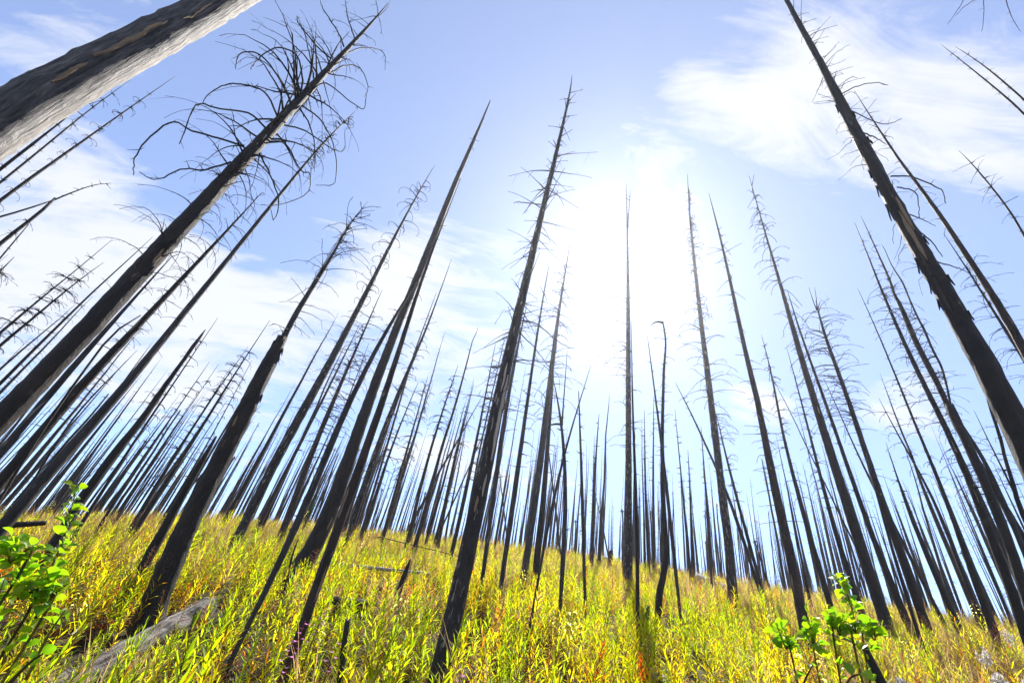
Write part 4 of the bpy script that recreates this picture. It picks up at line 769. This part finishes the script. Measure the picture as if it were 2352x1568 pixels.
rock('boulder', 'small pale rock on the crest right of the lone slate pole', 1382, 1280, 21, 34, 40)
tree('burnt_stump', 'small dark stump on the crest beside the small pale rock', '1402 1296 13;1402 1284 13;1402 1270 11', 'char', d=20, cat='stump', rough=.1, top='jag', group=None)

# ------------------------------------------------------------------ weeds
GREEN, YGREEN, YELLOW, ORANGE, RED, BROWN, TAN = map(np.array, [(.10, .18, .008), (.22, .27, .008), (.34, .29, .008), (.40, .17, .012), (.28, .045, .02), (.10, .055, .03), (.34, .26, .15)])
def lerp(a, b, u): return a+(b-a)*u
def rgba(c, j=.12): return tuple(np.clip(c*(1+random.gauss(0, j)), 0, 1))+(1.0,)
def leaf(mb, p, az, el, L, w, c, curl=.6, fold=.25, rows=3):
    P = np.array(p, float); side = np.array([math.cos(az), -math.sin(az), 0]); V = [P.copy()]; e = el
    prof = [.75, 1.0, .62] if rows == 3 else [1.0]
    for k in range(rows):
        e -= curl/rows; d = np.array([math.cos(e)*math.sin(az), math.cos(e)*math.cos(az), math.sin(e)]); P = P+d*L/(rows+1)
        up = np.array([-math.sin(e)*math.sin(az), -math.sin(e)*math.cos(az), math.cos(e)]); h = w*.5*prof[k]
        V += [P-side*h+up*h*fold, P.copy(), P+side*h+up*h*fold]
    e -= curl/rows; V.append(P+np.array([math.cos(e)*math.sin(az), math.cos(e)*math.cos(az), math.sin(e)])*L/(rows+1))
    F = [(0, 2, 1), (0, 3, 2)]
    for k in range(rows-1):
        b = 1+3*k; F += [(b, b+1, b+4, b+3), (b+1, b+2, b+5, b+4)]
    b = 1+3*(rows-1); t = len(V)-1; F += [(b, b+1, t), (b+1, b+2, t)]
    mb.add(V, F, c)
def stem_curve(H, lean, n=7):
    az = random.uniform(0, 6.28); t = np.linspace(0, 1, n)
    return np.column_stack([math.sin(az)*lean*H*t**1.8, math.cos(az)*lean*H*t**1.8, H*t-.05])
def fireweed_mesh(H, nl, pal, tip='leafy', Lmax=.118, w=.0145):
    """pal: colours low, middle, top of the plant"""
    mb = MB(); C = stem_curve(H, random.uniform(.03, .16)); mb.add(*tube(C, np.linspace(.0042, .0018, 7), 3), c=rgba(lerp(pal[1], RED, .45)*.6))
    ga = random.uniform(0, 6.28); top = 1.0 if tip == 'leafy' else .72
    for j in range(nl):
        u = .10+(top-.12)*(j/nl); p = [np.interp(u, np.linspace(0, 1, 7), C[:, q]) for q in range(3)]
        c = lerp(pal[0], pal[1], min(1, u*2)) if u < .5 else lerp(pal[1], pal[2], u*2-1)
        if random.random() < .10: c = lerp(c, random.choice([ORANGE, YELLOW, RED]), .7)
        L = Lmax*(.55+.65*math.sin(math.pi*min(1, .15+u*.8)))*random.uniform(.75, 1.15)*(1-.35*max(0, u-.75)/.25)
        el = random.gauss(.60+.5*u, .22); ga += 2.4+random.gauss(0, .2)
        leaf(mb, p, ga, el, L, w*random.uniform(.8, 1.2)*L/Lmax**1, rgba(c, .15), curl=random.uniform(-.25, .55))
    if tip != 'leafy':
        for j in range(26):                                   # seed pods, curled and split, with wisps of down
            u = .70+.29*j/26; p = np.array([np.interp(u, np.linspace(0, 1, 7), C[:, q]) for q in range(3)])
            az = random.uniform(0, 6.28); e = random.uniform(.1, .8); L = random.uniform(.03, .065)
            q = p+L*np.array([math.cos(e)*math.sin(az), math.cos(e)*math.cos(az), math.sin(e)])
            mb.add(*tube([p, (p+q)/2+rng.standard_normal(3)*.006, q], [.0020, .0020, .0012], 3, False), c=rgba(lerp(np.array((.30, .14, .11)), TAN, random.random()*.7), .2), m=1)
            if tip == 'fluff' and random.random() < .45: leaf(mb, q, az, e, .035, .014, rgba(np.array((.75, .72, .68)), .05), 1.5, .6)
    return mb.mesh('fireweed', [M['weed'], M['dry']])
def tuft_mesh(H, n, c0, c1, spread=.35):
    mb = MB()
    for j in range(n):
        az = random.uniform(0, 6.28); e = 1.45-abs(random.gauss(0, spread)); L = H*random.uniform(.55, 1.1)
        p0 = (random.gauss(0, .03), random.gauss(0, .03), -.03)
        leaf(mb, p0, az, e, L, .0105, rgba(lerp(c0, c1, random.random()), .15), random.uniform(.1, .8), .1)
    return mb.mesh('grass', M['dry'])
def bushy_mesh(H, n, pal, mat='weed'):
    """low tangled seedling: many short leaves on a few forks"""
    mb = MB()
    for s in range(4):
        C = stem_curve(H*random.uniform(.6, 1), random.uniform(.1, .5), 5); mb.add(*tube(C, np.linspace(.003, .001, 5), 3, False), c=rgba(BROWN))
        for j in range(n//4):
            u = random.uniform(.15, 1); p = [np.interp(u, np.linspace(0, 1, 5), C[:, q]) for q in range(3)]
            leaf(mb, p, random.uniform(0, 6.28), random.gauss(.3, .4), random.uniform(.03, .08), .016, rgba(random.choice(pal), .2), random.uniform(.2, 1.4))
    return mb.mesh('seedling', M[mat])
pc = bpy.data.collections.new('weed_kinds')                    # patterns only: never linked to the scene
KIND_LIST = []
def kind(me, cls):
    o = bpy.data.objects.new('weed_%02d' % len(KIND_LIST), me); pc.objects.link(o); KIND_LIST.append(cls)
for H, nl in ((.80, 44), (.95, 52), (.70, 40), (.88, 48), (.60, 34)): kind(fireweed_mesh(H, nl, (lerp(YELLOW, ORANGE, .25), YGREEN, lerp(GREEN, YGREEN, .6))), 'leafy')
for H, nl in ((.75, 44), (.90, 50), (.65, 38)): kind(fireweed_mesh(H, nl, (ORANGE, YELLOW, lerp(YELLOW, YGREEN, .5))), 'yellow')
for H, nl in ((.60, 36), (.72, 40)): kind(fireweed_mesh(H, nl, (BROWN, ORANGE, RED)), 'red')
for H, nl in ((1.0, 34), (1.1, 38), (.95, 30)): kind(fireweed_mesh(H, nl, (ORANGE, YELLOW, YGREEN), 'pods'), 'pods')
for H, nl in ((1.0, 26),): kind(fireweed_mesh(H, nl, (ORANGE, YELLOW, YGREEN), 'fluff'), 'fluff')
for H, n in ((.85, 64), (1.0, 56)): kind(tuft_mesh(H, n, TAN, lerp(TAN, YELLOW, .2)), 'tan')
for H, n in ((.35, 60), (.28, 52)): kind(bushy_mesh(H, n, [GREEN, YGREEN, YELLOW, ORANGE, BROWN]), 'low')
kind(bushy_mesh(.30, 56, [BROWN, BROWN, RED, ORANGE, TAN*.5], 'dry'), 'dead')
def scatter_weeds():
    bands = [(1.15, 2.2, 46), (2.2, 5, 44), (5, 10, 38), (10, 18, 32), (18, 34, 25)]; pts = []
    for d0, d1, den in bands:
        n = int(den*(d1*d1-d0*d0)/2*R(128)); d = np.sqrt(rng.uniform(d0*d0, d1*d1, n)); a = np.radians(rng.uniform(-60, 68, n))
        pts.append(np.column_stack([d*np.sin(a), d*np.cos(a), d]))
    Q = np.vstack(pts); n = len(Q); x, y, d = Q.T; z = ground(x, y)
    f1 = np.sin(.9*x+.4*y+1)+np.sin(.5*x-.8*y)+.7*np.sin(1.9*x+1.3*y+2)+.6*np.sin(2.7*x-2.2*y)   # patches
    f2 = np.sin(.7*x-.5*y+3)+np.sin(.35*x+.9*y+.5)+.8*np.sin(2.1*x+.8*y)
    by = {c: [i for i, q in enumerate(KIND_LIST) if q == c] for c in set(KIND_LIST)}
    idx = np.zeros(n, np.int32); rnd = rng.random(n)
    far = np.clip((d-9)/10, 0, 1); dry = np.clip((np.degrees(np.arctan2(x, y))-26)/16, 0, 1)
    for i in range(n):
        w = dict(leafy=1.15+.40*f1[i], yellow=.50-.28*f1[i]+.25*f2[i], red=max(0, .09-.11*f1[i]), pods=.22+1.1*far[i]+.25*dry[i], fluff=.03+.03*dry[i], tan=.03+1.7*far[i]**1.6+.45*dry[i], low=.5*(1-far[i]), dead=max(.06, (.40-.24*f2[i]))*(1-.6*far[i]))
        ks = list(w); v = np.maximum(.0, np.array([w[k] for k in ks])); v /= v.sum()
        idx[i] = random.choice(by[ks[int(np.searchsorted(np.cumsum(v), rnd[i]*.9999))]])
    scl = rng.uniform(.60, 1.0, n)*np.where(d < 2.3, .85, 1.0)*np.where(rng.random(n) < .06, 1.3, 1.0); 
    gap = (np.sin(2.3*x+1.1*y)+np.sin(1.4*x-2.6*y+2)+.6*np.sin(4.5*x+3.7*y)) ; keep = ~((gap > .75) & (d < 11) & (rng.random(n) < .8))
    eye = np.column_stack([-x, -y])/d[:, None]
    for q in CLEAR:
        rx, ry = q[0]-x, q[1]-y; ahead = -(rx*eye[:, 0]+ry*eye[:, 1]); sidew = np.abs(rx*eye[:, 1]-ry*eye[:, 0])
        keep &= ~(np.hypot(rx, ry) < .10); scl = np.where((sidew < .2) & (ahead < 1.0) & (ahead > 0), np.minimum(scl, .55), scl)
    me = bpy.data.meshes.new('fireweed_meadow'); me.vertices.add(int(keep.sum()))
    me.vertices.foreach_set('co', np.column_stack([x, y, z])[keep].astype(np.float32).ravel())
    rot = np.column_stack([rng.normal(0, .12, n), rng.normal(0, .12, n), rng.uniform(0, 6.28, n)])[keep]
    for nm, ty, data, key in (('rot', 'FLOAT_VECTOR', rot.astype(np.float32).ravel(), 'vector'), ('scl', 'FLOAT', scl[keep].astype(np.float32), 'value'), ('kind_index', 'INT', idx[keep], 'value')):
        a = me.attributes.new(nm, ty, 'POINT'); a.data.foreach_set(key, data)
    me.materials.append(M['weed']); o = obj('fireweed_meadow', me)
    g = bpy.data.node_groups.new('scatter_weeds', 'GeometryNodeTree')
    g.interface.new_socket('Geometry', in_out='INPUT', socket_type='NodeSocketGeometry'); g.interface.new_socket('Geometry', in_out='OUTPUT', socket_type='NodeSocketGeometry')
    N = g.nodes.new; gi, go = N('NodeGroupInput'), N('NodeGroupOutput'); ci = N('GeometryNodeCollectionInfo'); ci.inputs['Collection'].default_value = pc
    ci.inputs['Separate Children'].default_value = True; ci.inputs['Reset Children'].default_value = True
    ip = N('GeometryNodeInstanceOnPoints'); ip.inputs['Pick Instance'].default_value = True
    def na(nm, ty):
        q = N('GeometryNodeInputNamedAttribute'); q.data_type = ty; q.inputs['Name'].default_value = nm; return q.outputs['Attribute']
    e2r = N('FunctionNodeEulerToRotation'); L = g.links.new
    L(gi.outputs[0], ip.inputs['Points']); L(ci.outputs[0], ip.inputs['Instance']); L(na('rot', 'FLOAT_VECTOR'), e2r.inputs[0]); L(e2r.outputs[0], ip.inputs['Rotation'])
    L(na('scl', 'FLOAT'), ip.inputs['Scale']); L(na('kind_index', 'INT'), ip.inputs['Instance Index']); L(ip.outputs[0], go.inputs[0])
    o.modifiers.new('scatter', 'NODES').node_group = g
    return tag(o, 'yellow green fireweed and grasses covering the whole slope', 'weeds', kind='stuff')
scatter_weeds()

# ------------------------------------------------------------------ plants that can be told apart
def plant_base(px, py, d):
    p = at(px, py, d); return np.array([p[0], p[1], float(ground(p[0], p[1]))]), p
PETAL = np.array((.52, .22, .44))
def pink_fireweed(label, px, py, d, n=7, spread=.03):
    base, top = plant_base(px, py, d); H = max(.35, top[2]-base[2])+.03; root = empty('fireweed_plant', base); tag(root, label, 'wildflower', 'fireweed plants in flower')
    C = stem_curve(H, .02); mb = MB(); mb.add(*tube(C, np.linspace(.004, .0015, 7), 4), c=rgba(np.array((.14, .05, .03)))); mb.build('stem', M['weed'], root)
    lm = MB()
    for j in range(26):
        u = .1+.65*j/26; p = [np.interp(u, np.linspace(0, 1, 7), C[:, q]) for q in range(3)]
        leaf(lm, p, j*2.4, random.gauss(.5, .2), random.uniform(.06, .10), .016, rgba(lerp(YELLOW, YGREEN, random.random())), random.uniform(.3, 1))
    o = lm.build('leaves', M['weed'], root); o['kind'] = 'stuff'
    for j in range(n):
        fm = MB(); u = .8+.2*j/n; c = np.array([np.interp(u, np.linspace(0, 1, 7), C[:, q]) for q in range(3)]); az = j*2.4; c = c+np.array([math.sin(az), math.cos(az), .2])*spread*(1.05-.6*j/n)
        for k in range(4): leaf(fm, c, az+k*1.57+.3, .5+.3*(k % 2), .018, .014, rgba(PETAL, .1), .5, .1)
        fm.build('flower', M['petal'], root)
for lab, px, py, d in [('pink fireweed flower leaning before the lowest grey-brown trunk, uppermost bloom on it', 705, 1414, 3.3), ('pink fireweed flower before the lowest grey-brown trunk, the lower bloom on it', 686, 1453, 3.1),
                       ('pink fireweed flower just right of the lowest grey-brown trunk', 731, 1422, 3.6), ('small pink flower spike above the rotten charred log, higher one', 758, 1386, 4.6), ('small pink flower spike above the rotten charred log, lower one', 746, 1399, 4.4),
                       ('pink flower spike beside the short thick black post', 783, 1460, 3.2), ('pink flower spike left of the thick centre trunk', 964, 1390, 5.2), ('pale pink flower spike at the foot of the thick centre trunk, on its right', 1068, 1530, 2.7),
                       ('pink flower spike below the double-footed tree', 1246, 1354, 6.5), ('pink flower spike left of the foot of the kinked forked trunk', 1267, 1395, 5.6), ('pink flower spike right of the lone slate pole', 1407, 1318, 10.5)]:
    pink_fireweed(lab, px, py, d)
def fluffy_plant(label, px, py, d, w):
    base, top = plant_base(px, py, d); H = max(.3, top[2]-base[2]); root = empty('seeding_fireweed', base); tag(root, label, 'wildflower', 'fireweed plants gone to white seed')
    C = stem_curve(H, .02); mb = MB(); mb.add(*tube(C, np.linspace(.004, .0015, 7), 4), c=rgba(np.array((.2, .12, .06)))); mb.build('stem', M['weed'], root)
    fm = MB(); rr = w*.5*d/FPX
    for j in range(110):
        q = rng.standard_normal(3); q /= np.linalg.norm(q); s = rr*random.random()**.4; c = C[-1]+q*s*np.array([.8, .8, 1.15])
        leaf(fm, c, random.uniform(0, 6.28), random.gauss(.3, .7), random.uniform(.012, .03), .006, rgba(np.array((.50, .46, .44)), .12), 1.5, .5, rows=1)
    o = fm.build('seed_down', M['fluff'], root); o['kind'] = 'stuff'
for lab, px, py, d, w in [('white fluffy seed head low in the right corner, largest of the tufts', 2297, 1525, 2.3, 24), ('white fluffy seed head at the right edge, upper of two', 2340, 1503, 2.4, 20), ('white fluffy seed head at the right edge, lower of two', 2338, 1530, 2.3, 18),
                          ('pale seed tuft above the largest white seed head', 2232, 1474, 3.4, 22), ('small pale seed tuft in the tan grass near the right edge', 2318, 1440, 4.5, 18), ('pale seed tuft left of the broken black stem', 2060, 1528, 2.6, 16)]:
    fluffy_plant(lab, px, py, d, w)
def broad_leaf_mesh(k):
    """rounded, slightly toothed and cupped sapling leaf, unit length"""
    n = 9; V = []; F = []
    for i in range(n):
        t = i/(n-1); h = .40*math.sin(math.pi*t**.82)**.75*(1+.05*(-1)**i); z = .10*math.sin(math.pi*t)+(-.18*t*t if k else .05*t)
        V += [(-h, t, z+h*.28), (-h*.5, t, z+h*.08), (0, t, z), (h*.5, t, z+h*.08), (h, t, z+h*.28)]
    for i in range(n-1):
        for j in range(4): F.append((i*5+j, i*5+j+1, i*5+6+j, i*5+5+j))
    st = tube([(0, -.35, .03), (0, 0, 0)], [.012, .014], 4); me = MB(); me.add(V, F); me.add(*st)
    return me.mesh('leaf', M['broad'])
BL = [broad_leaf_mesh(0), broad_leaf_mesh(1)]
def sapling(label, stems, size, dens, d, scat=.05, cat='sapling'):
    """stems: polylines in the photo with a distance each; leaves sit singly along them"""
    b0, _ = plant_base(stems[0][0][0], stems[0][0][1], d); root = empty('leafy_sapling', b0); tag(root, label, cat)
    for S in stems:
        P = np.array([at(x, y, d+(o[0] if o else 0)) for x, y, *o in S]); P[0][2] = min(P[0][2], float(ground(P[0][0], P[0][1]))-.02) if S is stems[0] or len(S) > 3 else P[0][2]
        m = 5*len(P); C = catmull(P, np.linspace(0, len(P)-1, m)); mb = MB(); mb.add(*tube(C-b0, np.linspace(.0042, .0016, m), 5), c=rgba(np.array((.10, .085, .03)))); mb.build('stem', M['weed'], root)
        Ls = np.linalg.norm(np.diff(C, axis=0), axis=1).sum(); nl = int(Ls*dens)
        for j in range(nl):
            u = .12+.88*(j+random.random()*.6)/nl; c = np.array([np.interp(u, np.linspace(0, 1, m), C[:, q]) for q in range(3)])-b0
            az = j*2.4+random.gauss(0, .5); el = random.gauss(.35, .45); q = np.array([math.cos(el)*math.sin(az), math.cos(el)*math.cos(az), math.sin(el)])
            o = bpy.data.objects.new('leaf', random.choice(BL)); col.objects.link(o); o.parent = root; s = size*random.choice([random.uniform(.45, .8), random.uniform(.75, 1.2)])
            o.location = tuple(c+q*s*.35); o.rotation_euler = (el+random.gauss(0, .5), random.gauss(0, .6), -az); o.scale = (s, s, s)
sapling('leafy green sapling with broad rounded leaves at the lower left edge', [
    [(20, 1600), (60, 1480), (95, 1380), (120, 1300), (150, 1225, .1), (178, 1110, .2)], [(-20, 1600), (20, 1480), (40, 1370), (60, 1290, .1)], [(60, 1560, -.1), (110, 1460, -.1), (150, 1400, -.1)],
    [(-10, 1500), (5, 1380), (20, 1290), (30, 1240)], [(80, 1420), (120, 1370), (158, 1338)], [(20, 1570, -.2), (70, 1520, -.2), (100, 1500, -.2)], [(-40, 1560, .2), (-20, 1420, .2), (10, 1330, .2)]], .031, 58, 1.75)
sapling('leafy green sapling with broad rounded leaves behind the snapped black stem', [
    [(2000, 1640), (1975, 1540), (1965, 1450), (1955, 1390), (1938, 1350), (1912, 1322)], [(1900, 1640), (1880, 1550), (1872, 1480), (1855, 1415)], [(1960, 1600, .1), (1990, 1520, .1), (2010, 1470, .1), (2000, 1435, .1)],
    [(1860, 1640), (1830, 1560), (1805, 1490), (1786, 1440)], [(1880, 1560), (1920, 1500), (1930, 1460), (1925, 1420)], [(1930, 1630, -.1), (1950, 1560, -.1), (1990, 1545, -.1)], [(1830, 1620, -.1), (1850, 1560, -.1), (1870, 1520, -.1)]], .036, 36, 2.1)
def small_bush(label, px, py, d, w, h):
    base, _ = plant_base(px, py, d); m = d/FPX; root = empty('green_bush', base); tag(root, label, 'bush'); sm = MB(); lm = MB()
    for k in range(8):
        az = random.uniform(0, 6.28); q = np.array([math.sin(az)*w*m*.4, math.cos(az)*w*m*.4, h*m*random.uniform(.7, 1.05)])
        sm.add(*tube([(0, 0, -.05), q*.5+np.array([0, 0, .1]), q], [.01, .007, .003], 4), c=rgba(BROWN))
        for j in range(40):
            p = q*random.uniform(.35, 1)+rng.standard_normal(3)*.06; leaf(lm, p, random.uniform(0, 6.28), random.gauss(.3, .5), .06, .035, rgba(lerp(GREEN, YGREEN, random.random()*.5)), .6)
    sm.build('stem', M['weed'], root); o = lm.build('foliage', M['weed'], root); o['kind'] = 'stuff'
small_bush('bright green bush on the crest between the whiskered brown trunks', 876, 1212, 17, 24, 42)
def small_spruce(label, px, py, d, h, w):
    base, _ = plant_base(px, py, d); m = d/FPX; H = h*m; root = empty('young_spruce', base); tag(root, label, 'spruce'); mb = MB(); mb.add(*tube([(0, 0, -.1), (0, 0, H*.6), (0, 0, H)], [.04, .022, .005], 6)); mb.build('trunk', M['brown'], root); lm = MB()
    for k in range(70):
        u = .1+.88*k/70; L = (1-u)*w*m*.5*random.uniform(.7, 1.15)+.03; az = k*2.4; p = np.array([0, 0, u*H])
        for j in range(7):
            t = j/7; q = p+np.array([math.sin(az), math.cos(az), -.25])*L*t
            for s in (-.8, .8): leaf(lm, q, az+s, .1, .09*(1-t*.5), .022, (0, 0, 0, 1), .3, rows=1)
    o = lm.build('crown', M['needle'], root); o['kind'] = 'stuff'
small_spruce('small living green spruce among the dark poles left of the tallest smooth trunk', 704, 1195, 19, 110, 40)

# charred twigs and bark scraps lying on the ash between the weeds
def litter():
    mb = MB()
    for j in range(900):
        d = math.sqrt(random.uniform(1.5**2, 12**2)); a = R(random.uniform(-50, 60)); x, y = d*math.sin(a), d*math.cos(a); L = random.choice([.1, .15, .2, .3, .5, .9])*random.uniform(.6, 1.2); az = random.uniform(0, 6.28); r0 = random.uniform(.004, .016)
        P = [np.array([x+L*u*math.sin(az), y+L*u*math.cos(az), 0]) for u in (0, .5, 1)]
        for p in P: p[2] = float(ground(p[0], p[1]))+r0+random.uniform(0, .05)
        mb.add(*tube(P, [r0, r0*.9, r0*.5], 4), m=0 if random.random() < .7 else 1)
    return tag(mb.build('charred_litter', [M['char'], M['bare']]), 'charred twigs and bark scraps littering the ash between the weeds', 'litter', kind='stuff')
litter()

# ------------------------------------------------------------------ haze volume added to imitate lens glare near the sun
bm = bmesh.new(); bmesh.ops.create_cube(bm, size=1.0); me = bpy.data.meshes.new('glare_haze'); bm.to_mesh(me); bm.free()
zmin = min(v.co.z for v in bpy.data.objects['ground'].data.vertices)-1.0; bpy.context.view_layer.update()
zmax = max((o.matrix_world @ Vector(c)).z for o in sc.objects if o.type == 'MESH' and o.name != 'glare_haze' for c in o.bound_box)+.5; print('ZMAX', zmax)
hz = obj('glare_haze', me, None, (0, 0, (zmin+zmax)/2)); hz.scale = (310, 310, zmax-zmin); hz['kind'] = 'stuff'; hz['label'] = 'thin haze added to brighten the trunks near the sun'; hz['category'] = 'glare_haze'
hm = bpy.data.materials.new('glare_haze'); hm.use_nodes = True; ht = hm.node_tree; ht.nodes.clear()
ho = ht.nodes.new('ShaderNodeOutputMaterial'); hv = ht.nodes.new('ShaderNodeVolumePrincipled')
hv.inputs['Color'].default_value = (.92, .93, 1.0, 1); hv.inputs['Density'].default_value = .0007; hv.inputs['Anisotropy'].default_value = .78
ht.links.new(hv.outputs[0], ho.inputs['Volume']); me.materials.append(hm)
